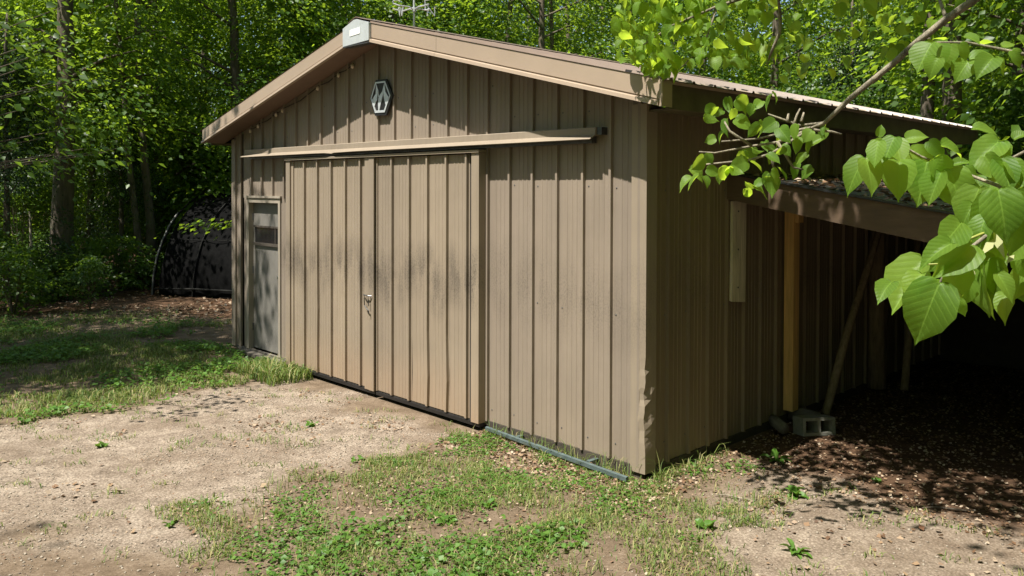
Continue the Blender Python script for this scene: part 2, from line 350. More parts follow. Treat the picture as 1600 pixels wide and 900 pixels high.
# ------------------------------------------------------------------ the shed
W, D, OV = 7.32, 6.8, 0.32
RIDGE = -3.66
def rz(x): return 3.0275 - 0.25 * x if x > RIDGE else 3.0275 - 0.25 * (2 * RIDGE - x)     # underside of the rake
SP = 0.305
PROF = [(0, 0), (.066, 0), (.070, -.0035), (.080, -.0035), (.084, 0), (.122, 0), (.126, -.0035), (.136, -.0035), (.140, 0), (.178, 0), (.182, -.0035), (.192, -.0035), (.196, 0),
        (.254, 0), (.260, -.030), (.284, -.030), (.287, .002), (.293, .002), (.294, 0), (.305, 0)]
def panel_mesh(x0, x1, zlo, top, y0, prof=PROF, wob=0.0, bend=None):
    """one strip of sheet metal from rib to rib; top(x) gives the cut along the roof line"""
    pts = [(x0 + a, y0 + b_) for a, b_ in prof if x0 + a <= x1 + 1e-6]
    zs = [0.0, 0.12, 0.3, 0.5, 0.75, 1.0] if wob or bend else [0.0, 1.0]
    mb = MB(); k = len(pts); vs = []
    for t in zs:
        for (x, y) in pts:
            z = zlo + (top(x) - zlo) * t; dx = bend(x, z) if bend else 0.0
            vs.append((x + dx, y, z))
    mb.add(vs, [(r * k + i, r * k + i + 1, (r + 1) * k + i + 1, (r + 1) * k + i) for r in range(len(zs) - 1) for i in range(k - 1)])
    return mb
PARTS = SHED_ROOT
tag(SHED_ROOT, 'brown ribbed metal shed with low gable roof and double sliding doors', 'shed')
# walls
def wall_backing():
    mb = MB()
    def seg(xa, xb, z0):
        A = [(xa, .03, z0), (xb, .03, z0), (xb, .03, rz(xb) - .02), (xa, .03, rz(xa) - .02)]
        mb.loft(A, [(x, .10, z) for x, _, z in A])
    for xa, xb, z0 in [(-7.32, -6.9, .02), (-6.9, -5.94, 2.14), (-5.94, RIDGE, .02), (RIDGE, 0, .02)]: seg(xa, xb, z0)
    return mb
front = wall_backing().build('front_wall', M_DARKIN, PARTS)
edges = [(-.012 - SP * (i + 1), -.012 - SP * i) for i in range(24)]
for xa, xb in edges:
    mids = (xa + xb) / 2; xa = max(xa, -7.31)
    zlo = 0.045
    if -6.95 < mids < -5.93: zlo = 2.165
    elif -5.4 < mids < -2.1: zlo = 2.55
    panel_mesh(xa, xb, zlo, lambda x: rz(x) + .0, 0.0).build('siding_panel', M_SIDING, front)
for xa, xb in [(-6.95, -6.90), (-5.94, -5.62)]:
    if xa < -6: MB().box((-7.0, -.004, .05), (-6.905, .025, 2.165)).build('siding_panel', M_SIDING, front)
    else: panel_mesh(-5.94, -5.66, .05, lambda x: 2.165, -.003, PROF[:14]).build('siding_panel', M_SIDING, front)
# side wall: outward +x, along y
side = MB().box((-.10, .10, .02), (-.03, D, 2.96)).build('side_wall', M_DARKIN, PARTS)
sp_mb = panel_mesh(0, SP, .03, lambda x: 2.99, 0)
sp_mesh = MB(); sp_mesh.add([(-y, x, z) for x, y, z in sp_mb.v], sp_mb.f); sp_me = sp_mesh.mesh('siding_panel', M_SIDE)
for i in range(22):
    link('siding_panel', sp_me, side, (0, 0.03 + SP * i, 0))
lw = MB().box((-7.32, .10, .02), (-7.25, D, 2.96)).build('side_wall', M_DARKIN, PARTS)
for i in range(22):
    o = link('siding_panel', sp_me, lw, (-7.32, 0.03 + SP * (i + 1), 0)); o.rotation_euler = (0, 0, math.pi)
bw = MB(); A = [(-7.32, D, .02), (0, D, .02), (0, D, rz(0) - .02), (RIDGE, D, rz(RIDGE) - .02), (-7.32, D, rz(-7.32) - .02)]
bw.loft(A, [(x, D + .05, z) for x, _, z in A]); bw.build('back_wall', M_SIDING, PARTS)
# corner trims, the near one dented
def corner_trim():
    zs = list(np.linspace(.0, 3.0, 61)); mb = MB(); sec = [(-.125, -.004), (-.120, -.029), (-.06, -.029), (-.006, -.029), (.029, -.026), (.029, .05), (.029, .115), (.004, .12)]
    k = len(sec); vs = []
    for z in zs:
        for i, (x, y) in enumerate(sec):
            d = math.exp(-((z - .62) / .07) ** 2) + .8 * math.exp(-((z - .38) / .12) ** 2) + .45 * math.exp(-((z - .86) / .05) ** 2)
            dx = dy = 0
            if i in (3, 4): dx = -.022 * d * (1 + .3 * math.sin(z * 31)); dy = .007 * d * math.sin(z * 23)
            if i == 5: dx = -.010 * d * math.cos(z * 24)
            vs.append((x + dx, y + dy, z))
    mb.add(vs, [(r * k + i, r * k + i + 1, (r + 1) * k + i + 1, (r + 1) * k + i) for r in range(60) for i in range(k - 1)])
    return mb
tag(corner_trim().build('corner_trim', M_TRIM, PARTS), 'bent corner trim, crumpled near the ground')
c2 = MB().box((-7.345, -.028, .03), (-7.23, .0, 3.0)); c2.box((-7.345, 0, .03), (-7.322, .12, 3.0)); c2.build('corner_trim', M_SIDING, PARTS)
MB().box((-7.34, -.012, .0), (-1.87, .028, .044)).build('sill_board', M_DARKWOOD, PARTS)
MB().box((-1.86, -.012, -.08), (-.01, .028, .044)).build('sill_board', M_DARKIN, PARTS)
MB().box((-.028, .13, -.05), (.012, D, .028)).build('sill_board', M_DARKIN, PARTS)
# screws
scr = MB()
def screw(x, y, z, r=.0085, ax=1):
    o = (x, y, z); v = []
    for i in range(6):
        a = i * math.pi / 3
        v.append((x + r * math.cos(a), y, z + r * math.sin(a)) if ax == 1 else (x, y + r * math.cos(a), z + r * math.sin(a)))
    v.append((x, y - r * .8, z) if ax == 1 else (x + r * .8, y, z))
    scr.add(v, [(i, (i + 1) % 6, 6) for i in range(6)])
for xa, xb in edges:
    for z in (.17, 1.26, 2.33, 2.98, 3.3):
        m_ = (xa + xb) / 2
        if z < 2.5 and -6.95 < m_ < -1.9: continue
        if z > rz(xb) - .1: continue
        screw(xb - .055, -.001, z + random.uniform(-.012, .012))
        if random.random() < .6: screw(xa + .02, -.001, z + random.uniform(-.012, .012))
for i in range(22):
    for z in (.2, 1.26, 2.3): screw(.002, .03 + SP * i + .24, z, ax=0)
tag(scr.build('screw', M_STEEL, PARTS), kind='stuff')

# roof
def sweep(x0, x1, prof):
    """prof = list of (y, height above the rake underside)"""
    return MB().loft([(x0, y, rz(x0) + h) for y, h in prof], [(x1, y, rz(x1) + h) for y, h in prof])
FASC = [(-.318, .205), (-.318, .052), (-.308, .050), (-.308, .040), (-.340, .030), (-.344, .0), (-.300, .0), (-.300, .205)]
for a, b_, in [(-3.42, -2.30), (-2.297, .36)]:
    sweep(a, b_, FASC).build('rake_fascia', M_FASCIA, PARTS)
sweep(-7.66, -3.90, FASC).build('rake_fascia', M_FASCIA, PARTS)
for xa, xb in [(RIDGE, .30), (-7.62, RIDGE)]:
    MB().loft([(xa, -.30, rz(xa)), (xb, -.30, rz(xb)), (xb, -.0, rz(xb)), (xa, -.0, rz(xa))],
              [(xa, -.30, rz(xa) + .015), (xb, -.30, rz(xb) + .015), (xb, -.0, rz(xb) + .015), (xa, -.0, rz(xa) + .015)]).build('soffit', M_SOFFIT, PARTS)
# folded end of the rake at the near eave
MB().loft([(.362, -.325, 2.935), (.362, -.20, 2.935), (.362, -.20, 3.14), (.362, -.325, 3.14)], [(.392, -.330, 2.93), (.392, -.20, 2.93), (.392, -.20, 3.13), (.392, -.330, 3.13)]).build('rake_end_cap', M_FASCIA, PARTS)
# eaves
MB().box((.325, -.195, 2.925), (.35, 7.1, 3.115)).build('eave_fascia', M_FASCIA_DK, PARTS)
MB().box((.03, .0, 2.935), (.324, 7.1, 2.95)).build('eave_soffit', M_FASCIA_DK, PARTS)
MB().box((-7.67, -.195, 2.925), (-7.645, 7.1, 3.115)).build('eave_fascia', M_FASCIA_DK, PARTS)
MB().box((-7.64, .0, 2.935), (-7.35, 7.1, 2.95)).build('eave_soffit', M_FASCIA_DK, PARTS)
MB().loft([(.353, -.19, 3.112), (.37, -.19, 3.112), (.415, -.19, 3.122), (.37, -.19, 3.150)], [(.353, 7.11, 3.112), (.37, 7.11, 3.112), (.415, 7.11, 3.122), (.37, 7.11, 3.150)]).build('drip_edge', M_FASCIA, PARTS)
def roof_strip(sgn):
    mb = MB(); xs = (.42, RIDGE) if sgn > 0 else (-7.74, RIDGE)
    pr = [(0, 0), (.05, 0), (.06, .018), (.085, .018), (.095, 0), (SP, 0)]
    A = [(xs[0], a, rz(xs[0]) + .207 + h) for a, h in pr]; B = [(xs[1], a, rz(xs[1]) + .207 + h) for a, h in pr]
    k = len(pr); mb.add(A + B, [(i, i + 1, k + i + 1, k + i) for i in range(k - 1)])
    mb.add([(x, y, z - .006) for x, y, z in A + B], [(k + i, k + i + 1, i + 1, i) for i in range(k - 1)])
    mb.add(A + [(x, y, z - .006) for x, y, z in A], [(k + i, k + i + 1, i + 1, i) for i in range(k - 1)])
    return mb.mesh('roof_panel', M_ROOF)
for sgn in (1, -1):
    me = roof_strip(sgn)
    for i in range(25): link('roof_panel', me, PARTS, (0, -.322 + SP * i * .982, 0))
MB().loft([(RIDGE - .16, -.35, rz(RIDGE) + .195), (RIDGE, -.35, rz(RIDGE) + .245), (RIDGE + .16, -.35, rz(RIDGE) + .195), (RIDGE, -.35, rz(RIDGE) + .235)],
          [(RIDGE - .16, 7.1, rz(RIDGE) + .195), (RIDGE, 7.1, rz(RIDGE) + .245), (RIDGE + .16, 7.1, rz(RIDGE) + .195), (RIDGE, 7.1, rz(RIDGE) + .235)]).build('ridge_cap', M_ROOF, PARTS)
# plate over the peak
pk = [(-3.905, rz(-3.905) + .0), (-3.66, 3.935), (-3.415, rz(-3.415) + .0), (-3.415, rz(-3.415) + .205), (-3.66, rz(RIDGE) + .215), (-3.905, rz(-3.905) + .205)]
pk = [(-3.91, 3.885), (-3.405, 3.90), (-3.405, 4.09), (-3.63, 4.155), (-3.69, 4.155), (-3.91, 4.085)]
cap = MB().loft([(x, -.352, z) for x, z in pk], [(x, -.325, z) for x, z in pk]).build('peak_cap', M_CAP, PARTS)
MB().box((-3.91, -.352, 3.872), (-3.405, -.26, 3.884)).build('drip_lip', M_STEEL, cap)
MB().loft([(-3.765, -.356, 3.98), (-3.565, -.356, 3.99), (-3.565, -.356, 4.06), (-3.765, -.356, 4.05)], [(-3.765, -.353, 3.98), (-3.565, -.353, 3.99), (-3.565, -.353, 4.06), (-3.765, -.353, 4.05)]).build('sticker', M_WHITE, cap)

# track cover over the doors
def track():
    prof = [(-.004, 2.835), (-.085, 2.832), (-.092, 2.826), (-.094, 2.768), (-.166, 2.728), (-.163, 2.722), (-.09, 2.758), (-.03, 2.76)]
    mb = MB(); xs = [-6.81, -6.5, -5.0, -4.62, -4.48, -4.4, -4.0, -3.9, -2.2, -.455]; k = len(prof); vs = []
    for x in xs:
        sag = -.012 * math.exp(-((x + 4.5) / .09) ** 2)
        for i, (y, z) in enumerate(prof): vs.append((x, y + (.02 if i in (4, 5) else 0) * (sag / -.012), z + (sag if i in (4, 5) else 0)))
    f = [(r * k + i, r * k + (i + 1) % k, (r + 1) * k + (i + 1) % k, (r + 1) * k + i) for r in range(len(xs) - 1) for i in range(k)]
    f += [tuple(range(k))[::-1], tuple(range((len(xs) - 1) * k, len(xs) * k))]
    return mb.add(vs, f)
tk = track().build('door_track_cover', M_TRIM, PARTS)
MB().box((-.453, -.075, 2.768), (-.40, -.004, 2.83)).build('track_rail', M_STEEL, tk)
MB().box((-6.7, -.08, 2.70), (-.5, -.02, 2.755)).build('track_rail', M_STEEL, tk)

# sliding doors
def sliding(xa, xb, wl, wr, start, label):
    d = MB().box((xa + .02, -.08, .03), (xb - .02, -.045, 2.64)).build('sliding_door', M_DARKIN, PARTS); d['label'] = label
    x = start; lim = xb - wr; k = 0; right = xb > -3
    while x < lim - .02:
        x1 = min(x + .31, lim)
        bend = None
        if right and 2 <= k <= 3: bend = lambda xx, z: .02 * math.exp(-((z - .45) / .3) ** 2) * math.sin(z * 7)
        elif not right and k == 1: bend = lambda xx, z: .008 * math.exp(-((z - .85) / .12) ** 2)
        panel_mesh(x, x1, .045, lambda q: 2.645, -.085, [(a * .31 / .305, b_) for a, b_ in PROF], 0, bend).build('siding_panel', M_DOOR, d)
        x = x1; k += 1
    if start > xa + wl + .01: MB().box((xa + wl, -.098, .04), (start - .002, -.04, 2.645)).build('door_stile', M_DOOR, d)
    if wl: MB().box((xa, -.119, .03), (xa + wl, -.025, 2.655)).build('door_stile', M_DOOR, d)
    if wr > .15:
        MB().box((xb - wr, -.115, .03), (xb - wr * .55, -.025, 2.655)).build('door_stile', M_DOOR, d)
        MB().box((xb - wr * .52, -.121, .03), (xb, -.025, 2.655)).build('door_stile', M_DOOR, d)
    else: MB().box((xb - wr, -.119, .03), (xb, -.02, 2.655)).build('door_stile', M_DOOR, d)
    MB().box((xa - .01, -.134, 2.658), (xb + .01, -.03, 2.684)).build('top_rail', M_TRIM, d)
    MB().box((xa, -.105, -.005), (xb, -.04, .029)).build('bottom_rail', M_BLACK, d)
    return d
dl = sliding(-5.61, -3.645, .10, .185, -5.455, 'left leaf of the sliding doors')
dr = sliding(-3.622, -1.888, 0, .11, -3.605, 'right leaf of the sliding doors')
# hasp and padlock hanging at the meeting stiles
h = MB()
for x in (-3.785, -3.705): h.tube([(x, -.124, 1.10), (x, -.150, 1.10), (x, -.152, 1.06), (x + .004, -.148, .985)], .0055)
h.tube([(-3.775, -.15, .985), (-3.73, -.155, .955), (-3.70, -.15, .935), (-3.697, -.15, .90)], .006)
bar = MB().tube([(-3.83, -.13, 1.098), (-3.785, -.155, 1.105), (-3.705, -.155, 1.10), (-3.67, -.13, 1.10)], .0065)
hl = h.build('door_latch', M_BLACK, dl); hl['label'] = 'hasp and padlock on the meeting stiles'; bar.build('latch_bar', M_STEEL, dl)
# service door
fr = MB().box((-6.90, -.02, .045), (-6.84, .08, 2.165)); fr.box((-6.0, -.02, .045), (-5.945, .08, 2.165)); fr.box((-6.84, -.02, 2.10), (-6.0, .08, 2.165)); fr.box((-6.93, -.035, 2.166), (-5.92, .03, 2.195))
pd = MB().box((-6.838, .055, .06), (-6.003, .095, 2.097)).build('service_door', M_PDOOR, PARTS); pd['label'] = 'narrow grey service door'
fr.build('door_frame', M_FRAME, pd)
MB().box((-6.77, .045, 1.545), (-6.03, .056, 1.755)).build('window_pane', M_GLASS, pd)
fw = MB().box((-6.80, .028, 1.505), (-6.0035, .054, 1.543)); fw.box((-6.80, .034, 1.756), (-6.0035, .054, 1.78)); fw.box((-6.20, .040, 1.544), (-6.18, .0445, 1.755)); fw.box((-6.11, .040, 1.544), (-6.09, .0445, 1.755))
fw.build('window_frame', M_DARKIN, pd)
MB().tube([(-6.06, .055, 1.10), (-6.06, .03, 1.10), (-6.06, .012, 1.10)], [.013, .012, .026], 10).build('door_knob', M_SILVER, pd, smooth=True)
MB().box((-7.0, -.12, -.02), (-5.80, -.015, .022)).build('threshold_board', M_DARKWOOD, PARTS)

for z in (.35, 1.15, 1.9): MB().tube([(-6.839, .050, z - .05), (-6.839, .050, z + .05)], .012, 6).build('hinge', M_STEEL, pd)
so_ = (-5.0, -.03, 3.5)
sg = shed_thing('string_light', 'dark cord of small pale bulbs strung under the left gable soffit', 'string light', so_)
bx = [-6.75, -6.52, -6.02, -5.85, -4.97, -4.50, -4.20]
cp = []
for i in range(len(bx)):
    cp.append((bx[i], -.02, rz(bx[i]) - .045))
    if i < len(bx) - 1: m_ = (bx[i] + bx[i + 1]) / 2; cp.append((m_, -.025, rz(m_) - .06 - .03 * (bx[i + 1] - bx[i])))
MB().tube(cp, .006, 5).build('cord', M_BLACK, sg, so_)
for b_ in bx: MB().tube([(b_, -.03, rz(b_) - .05), (b_, -.036, rz(b_) - .07), (b_, -.036, rz(b_) - .095), (b_, -.036, rz(b_) - .105)], [.010, .019, .017, .004], 8).build('bulb', M_BULB, sg, so_, True)
# guide rail on the ground
gr = shed_thing('door_guide_rail', 'blue grey metal door guide rail lying along the wall base', 'rail', (-.9, -.16, 0))
MB().loft([(-1.80, -.11, -.01), (-1.80, -.075, -.01), (-1.80, -.075, .018), (-1.80, -.085, .021), (-1.80, -.11, .018)], [(-.03, -.20, -.03), (-.03, -.165, -.03), (-.03, -.165, .004), (-.03, -.175, .007), (-.03, -.20, .004)]).build('rail_channel', M_RAIL, gr, (-.9, -.16, 0))
for x in (-1.4, -.5): MB().box((x, -.10 - .05 * (x + 1.8) / 1.8, .006), (x + .04, -.02, .016)).build('rail_bracket', M_RAIL, gr, (-.9, -.16, 0))

# emblem
em = shed_thing('wall_emblem', 'black and silver hexagon emblem with letter M on the gable', 'emblem', (-3.61, -.03, 3.32))
eo = (-3.61, -.03, 3.32)
OUT = [(-3.703, 3.525), (-3.512, 3.520), (-3.385, 3.330), (-3.508, 3.118), (-3.722, 3.125), (-3.822, 3.327)]
INN = [(-3.704, 3.500), (-3.520, 3.497), (-3.423, 3.331), (-3.527, 3.150), (-3.710, 3.155), (-3.797, 3.324)]
IN2 = [(-3.692, 3.484), (-3.530, 3.480), (-3.440, 3.331), (-3.538, 3.176), (-3.698, 3.180), (-3.778, 3.324)]
MB().loft([(x, -.050, z) for x, z in OUT], [(x, -.026, z) for x, z in OUT]).build('backing_plate', M_BLACK, em, eo)
rim = MB()
for i in range(6):
    j = (i + 1) % 6; q = [INN[i], INN[j], IN2[j], IN2[i]]
    rim.loft([(x, -.058, z) for x, z in q], [(x, -.0505, z) for x, z in q])
rim.build('rim', M_SILVER, em, eo)
def sheet(pl, y0=-.056, y1=-.0505): return MB().loft([(x, y0, z) for x, z in pl], [(x, y1, z) for x, z in pl])
lm = MB()
for pl in ([(-3.773, 3.300), (-3.700, 3.370), (-3.690, 3.478), (-3.667, 3.390), (-3.672, 3.30), (-3.700, 3.27), (-3.738, 3.205)],
           [(-3.672, 3.405), (-3.690, 3.478), (-3.650, 3.40), (-3.640, 3.33), (-3.655, 3.335)],
           [(-3.640, 3.335), (-3.575, 3.385), (-3.532, 3.476), (-3.555, 3.365), (-3.600, 3.26), (-3.632, 3.176), (-3.650, 3.176), (-3.655, 3.26)],
           [(-3.532, 3.476), (-3.515, 3.38), (-3.452, 3.305), (-3.505, 3.225), (-3.535, 3.29), (-3.553, 3.36)]):
    v0 = sheet(pl[::-1]); lm.add(v0.v, v0.f)
lm.build('letter_m', M_SILVER, em, eo)

# weather vane on the ridge
vo = (RIDGE, .453, 4.16)
va = shed_thing('weather_vane', 'silver weather vane with letters W and E on the roof ridge', 'weather vane', vo)
MB().tube([(RIDGE, .453, 4.12), (RIDGE, .453, 4.62)], .012, 8).build('pole', M_SILVER, va, vo)
MB().tube([(RIDGE, .453, 4.36), (RIDGE, .453, 4.41)], .022, 8).build('hub', M_SILVER, va, vo)
arms = {'E': (.225, 0), 'W': (-.225, 0), 'N': (0, .225), 'S': (0, -.225)}
STROKES = {'E': [[(1, 0), (0, 0), (0, 1), (1, 1)], [(0, .5), (.8, .5)]], 'W': [[(0, 1), (.25, 0), (.5, .8), (.75, 0), (1, 1)]], 'N': [[(0, 0), (0, 1), (1, 0), (1, 1)]],
           'S': [[(1, .85), (.7, 1), (.3, 1), (0, .8), (.1, .6), (.5, .5), (.9, .4), (1, .2), (.7, 0), (.3, 0), (0, .15)]]}
for k_, (ax, ay) in arms.items():
    a = MB().tube([(RIDGE, .453, 4.385), (RIDGE + ax * .35, .453 + ay * .35, 4.405), (RIDGE + ax * .95, .453 + ay * .95, 4.40)], .0085, 6).build('arm', M_SILVER, va, vo)
    lt = MB(); wd, ht = (.085, .11)
    cx, cy = RIDGE + ax * 1.12, .453 + ay * 1.12
    for st in STROKES[k_]:
        pts = [((cx + (u - .5) * wd, cy, 4.385 + (v - .35) * ht) if ax else (cx + (u - .5) * wd * .6, cy + (u - .5) * wd * .8, 4.385 + (v - .35) * ht)) for u, v in st]
        lt.tube(pts, .0095, 5)
    lt.build('letter_' + k_.lower(), M_SILVER, va, vo)

# ------------------------------------------------------------------ the lean-to along the right wall
lo = (1.7, 1.2, 0)
lt = shed_thing('lean_to', 'open fronted brown lean-to with black flat roof beside the shed', 'lean-to', lo)
ft = lambda x: 2.450 - .168 * x
fb = lambda x: 2.225 - .178 * x
def slab(x0, x1, y0, y1, zt, th): return MB().loft([(x0, y0, zt(x0) - th), (x1, y0, zt(x1) - th), (x1, y0, zt(x1)), (x0, y0, zt(x0))], [(x0, y1, zt(x0) - th), (x1, y1, zt(x1) - th), (x1, y1, zt(x1)), (x0, y1, zt(x0))])
MB().loft([(.03, 1.18, fb(.03)), (3.6, 1.18, fb(3.6)), (3.6, 1.18, ft(3.6)), (.03, 1.18, ft(.03))], [(.03, 1.22, fb(.03)), (3.6, 1.22, fb(3.6)), (3.6, 1.22, ft(3.6)), (.03, 1.22, ft(.03))]).build('front_beam', M_BEAM, lt, lo)
slab(.027, 3.7, 1.222, 6.8, lambda x: ft(x) + .015, .02).build('roof_deck', M_MEMBRANE, lt, lo)
slab(.027, 3.7, 1.155, 1.221, lambda x: ft(x) + .022, .018).build('drip_edge', M_EDGE, lt, lo)
for i in range(7):
    y = 1.9 + i * .75; slab(.03, 3.6, y, y + .04, lambda x: ft(x) - .006, .17).build('rafter', M_DARKIN, lt, lo)
MB().box((3.6, 1.25, -.05), (3.66, 6.8, 1.84)).build('end_wall', M_DARKIN, lt, lo)
A = [(.03, 6.72, -.05), (3.6, 6.72, -.05), (3.6, 6.72, 1.80), (.03, 6.72, 2.40)]
MB().loft(A, [(x, 6.78, z) for x, _, z in A]).build('back_wall', M_DARKIN, lt, lo)
p1 = MB().box((.03, 2.26, .10), (.13, 2.375, 2.12)).build('post', M_LUMBER, lt, lo); p1['label'] = 'yellow sawn lumber post'
MB().box((.132, 2.27, 1.98), (.175, 2.365, 2.17)).build('cleat', M_LUMBER, p1, lo)
p2 = MB().tube([(.10, 4.38, -.02), (.09, 4.37, 1.0), (.10, 4.36, 2.2)], [.105, .095, .09], 10).build('post', M_POLE, lt, lo, True); p2['label'] = 'round barked log post'
slab(.03, .165, 2.26, 6.7, lambda x: 2.20, .05).build('ledger', M_DARKIN, lt, lo)
bo = (.03, 1.36, 1.27)
gb = shed_thing('wall_board', 'short grey weathered board fixed upright on the shed wall under lean-to', 'board', bo)
MB().loft([(.026, 1.24, 1.29), (.026, 1.47, 1.265), (.026, 1.48, 2.2), (.026, 1.25, 2.2)], [(.055, 1.24, 1.285), (.055, 1.47, 1.26), (.055, 1.48, 2.2), (.055, 1.25, 2.2)]).build('plank', M_GREYWOOD, gb, bo)
for z in (1.4, 1.75, 2.1): MB().box((.0555, 1.33, z), (.06, 1.345, z + .015)).build('nail', M_STEEL, gb, bo)
po = (.16, 2.95, 0)
dp = shed_thing('leaning_pole', 'long thin barked pole leaning diagonally against the log post', 'pole', po)
MB().tube([(.17, 2.9, -.04), (.19, 3.35, .75), (.21, 3.85, 1.45), (.22, 4.33, 2.15)], [.045, .043, .04, .036], 8).build('shaft', M_POLE, dp, po, True)
po = (.3, 4.8, 0)
dp = shed_thing('leaning_pole', 'second dark pole leaning deeper inside the lean-to behind the log post', 'pole', po)
MB().tube([(.35, 4.55, -.04), (.28, 4.95, 1.0), (.22, 5.4, 2.05)], [.045, .043, .036], 8).build('shaft', M_POLE, dp, po, True)
# concrete block and scraps of log at the post foot
def block():
    mb = MB(); L, H_, D_ = .40, .19, .19
    for x in (-L / 2, -.018, L / 2 - .035): mb.box((x, -D_ / 2, 0), (x + .035, D_ / 2, H_))
    mb.box((-L / 2 + .035, -D_ / 2, 0), (-.018, -D_ / 2 + .032, H_)); mb.box((-L / 2 + .035, D_ / 2 - .032, 0), (-.018, D_ / 2, H_))
    mb.box((.017, -D_ / 2, 0), (L / 2 - .035, -D_ / 2 + .032, H_)); mb.box((.017, D_ / 2 - .032, 0), (L / 2 - .035, D_ / 2, H_))
    return mb
cb = block().build('concrete_block', M_CONCRETE); cb.scale = (.88, .88, .88); cb.location = LW(.33, 2.20, .035); cb.rotation_euler = (math.radians(84), 0.03, YAW + 1.05)
tag(cb, 'grey hollow concrete block lying by the yellow post foot', 'concrete block')
for (x, y, a, r, ln, lab) in [(.12, 1.98, 2.4, .055, .34, 'short rotten log end left of the concrete block'), (.17, 2.42, .3, .06, .3, 'stub of log behind the concrete block')]:
    o = thing('log', lab, 'log', LW(x, y, r - .02), YAW + a)
    MB().tube([(-ln / 2, 0, 0), (0, .015, .01), (ln / 2, 0, 0)], [r, r * 1.06, r * .85], 9).build('bark', M_DARKWOOD, o, (0, 0, 0), True)

# ------------------------------------------------------------------ hoop shelter
HP = Vector((-7.66, 17.62, 0)); HA = math.atan2(-.30, .95)
hh = thing('hoop_shelter', 'low black tarp covered hoop shelter behind the left shed corner', 'shelter', HP, HA)
R_ = 2.22; LEN = 5.2
def arc(x, r=R_, k=18): return [(x + .0, R_ - r * math.cos(math.pi * i / k), max(0.0, r * math.sin(math.pi * i / k) * 1.0)) for i in range(k + 1)]
cv = MB(); nx = 27; k = 18; vs = []
for i in range(nx):
    x = .12 + (LEN - .12) * i / (nx - 1)
    for j, (a, b_, c_) in enumerate(arc(x)):
        rr = 1 - .018 * abs(math.sin(i * math.pi / 4.33)) + .006 * math.sin(i * 1.7 + j * 2.1)
        vs.append((x, R_ + (b_ - R_) * rr, c_ * rr))
cv.add(vs, [(i * (k + 1) + j, (i + 1) * (k + 1) + j, (i + 1) * (k + 1) + j + 1, i * (k + 1) + j + 1) for i in range(nx - 1) for j in range(k)])
cv.build('cover', M_TARP, hh, smooth=True)
ed = MB()
for x in (.20, LEN - .02):
    A = arc(x, R_ * .99); ed.add(A, [tuple(range(len(A)))])
ed.build('end_cloth', M_TARP, hh)
for x in (0.0, 1.0, 2.1, 3.2, 4.3):
    MB().tube(arc(x, R_ + .02), .018 if x else .02, 6).build('hoop', M_TARP, hh)
MB().tube(arc(-.02, R_ + .04)[:6], .022, 6).build('hoop_leg', M_PIPE3, hh)
MB().tube(arc(1.0, R_ + .03)[:7], .016, 6).build('hoop_leg', M_PIPE2, hh)
MB().tube([(0, -.02, .12), (1.0, -.03, .16), (LEN, -.03, .15)], .022).build('base_pipe', M_PIPE2, hh)
for k_ in (.55, .8, 1.05): MB().tube([(x, R_ - (R_ + .02) * math.cos(k_), (R_ + .02) * math.sin(k_)) for x in (.1, 2.6, LEN)], .008, 5).build('cord', M_PIPE2, hh)

# ------------------------------------------------------------------ foliage
def unit(a): return a / np.maximum(np.linalg.norm(a, axis=-1, keepdims=True), 1e-9)
def leaves(Pp, Dd, Nn, Ll, wf=.36, fold=.10):
    """folded diamond leaves: base point, tip direction, normal, length"""
    Dd = unit(Dd); Nn = unit(Nn - (Nn * Dd).sum(-1, keepdims=True) * Dd); Ss = np.cross(Dd, Nn); L = Ll[:, None]
    a = Pp; b_ = Pp + Dd * L * .42 + Ss * L * wf + Nn * L * fold; c = Pp + Dd * L; d = Pp + Dd * L * .42 - Ss * L * wf + Nn * L * fold
    V = np.stack([a, b_, c, d], 1).reshape(-1, 3); i = np.arange(len(Pp))[:, None] * 4
    Ft = np.concatenate([i + np.array([[0, 1, 2]]), i + np.array([[0, 2, 3]])], 1).reshape(-1, 3)
    return V, Ft
def spray_leaves(r, C, out, n, rad, size, droop=.28, tilt=.58, thick=.15):
    """a flat spray of leaves round each centre C, reaching outwards"""
    k = len(C); out = unit(out); sidev = unit(np.cross(out, np.array([0, 0, 1.0])))
    u = r.normal(0, .5, (k, n)); v = r.normal(0, .42, (k, n)); t = r.normal(0, 1, (k, n))
    rd = rad[:, None]
    Pp = C[:, None] + out[:, None] * (u * rd)[..., None] + sidev[:, None] * (v * rd)[..., None]
    Pp[..., 2] += t * thick * rd - droop * rd * (u ** 2 + v ** 2)
    Dd = out[:, None] * (.5 + r.random((k, n, 1))) + sidev[:, None] * r.normal(0, .8, (k, n, 1)); Dd[..., 2] -= .25 + .35 * r.random((k, n))
    Nn = np.zeros((k, n, 3)); Nn[..., 2] = 1; Nn += r.normal(0, tilt, (k, n, 3))
    L = size * (.65 + .6 * r.random(k * n))
    return leaves(Pp.reshape(-1, 3), Dd.reshape(-1, 3), Nn.reshape(-1, 3), L)
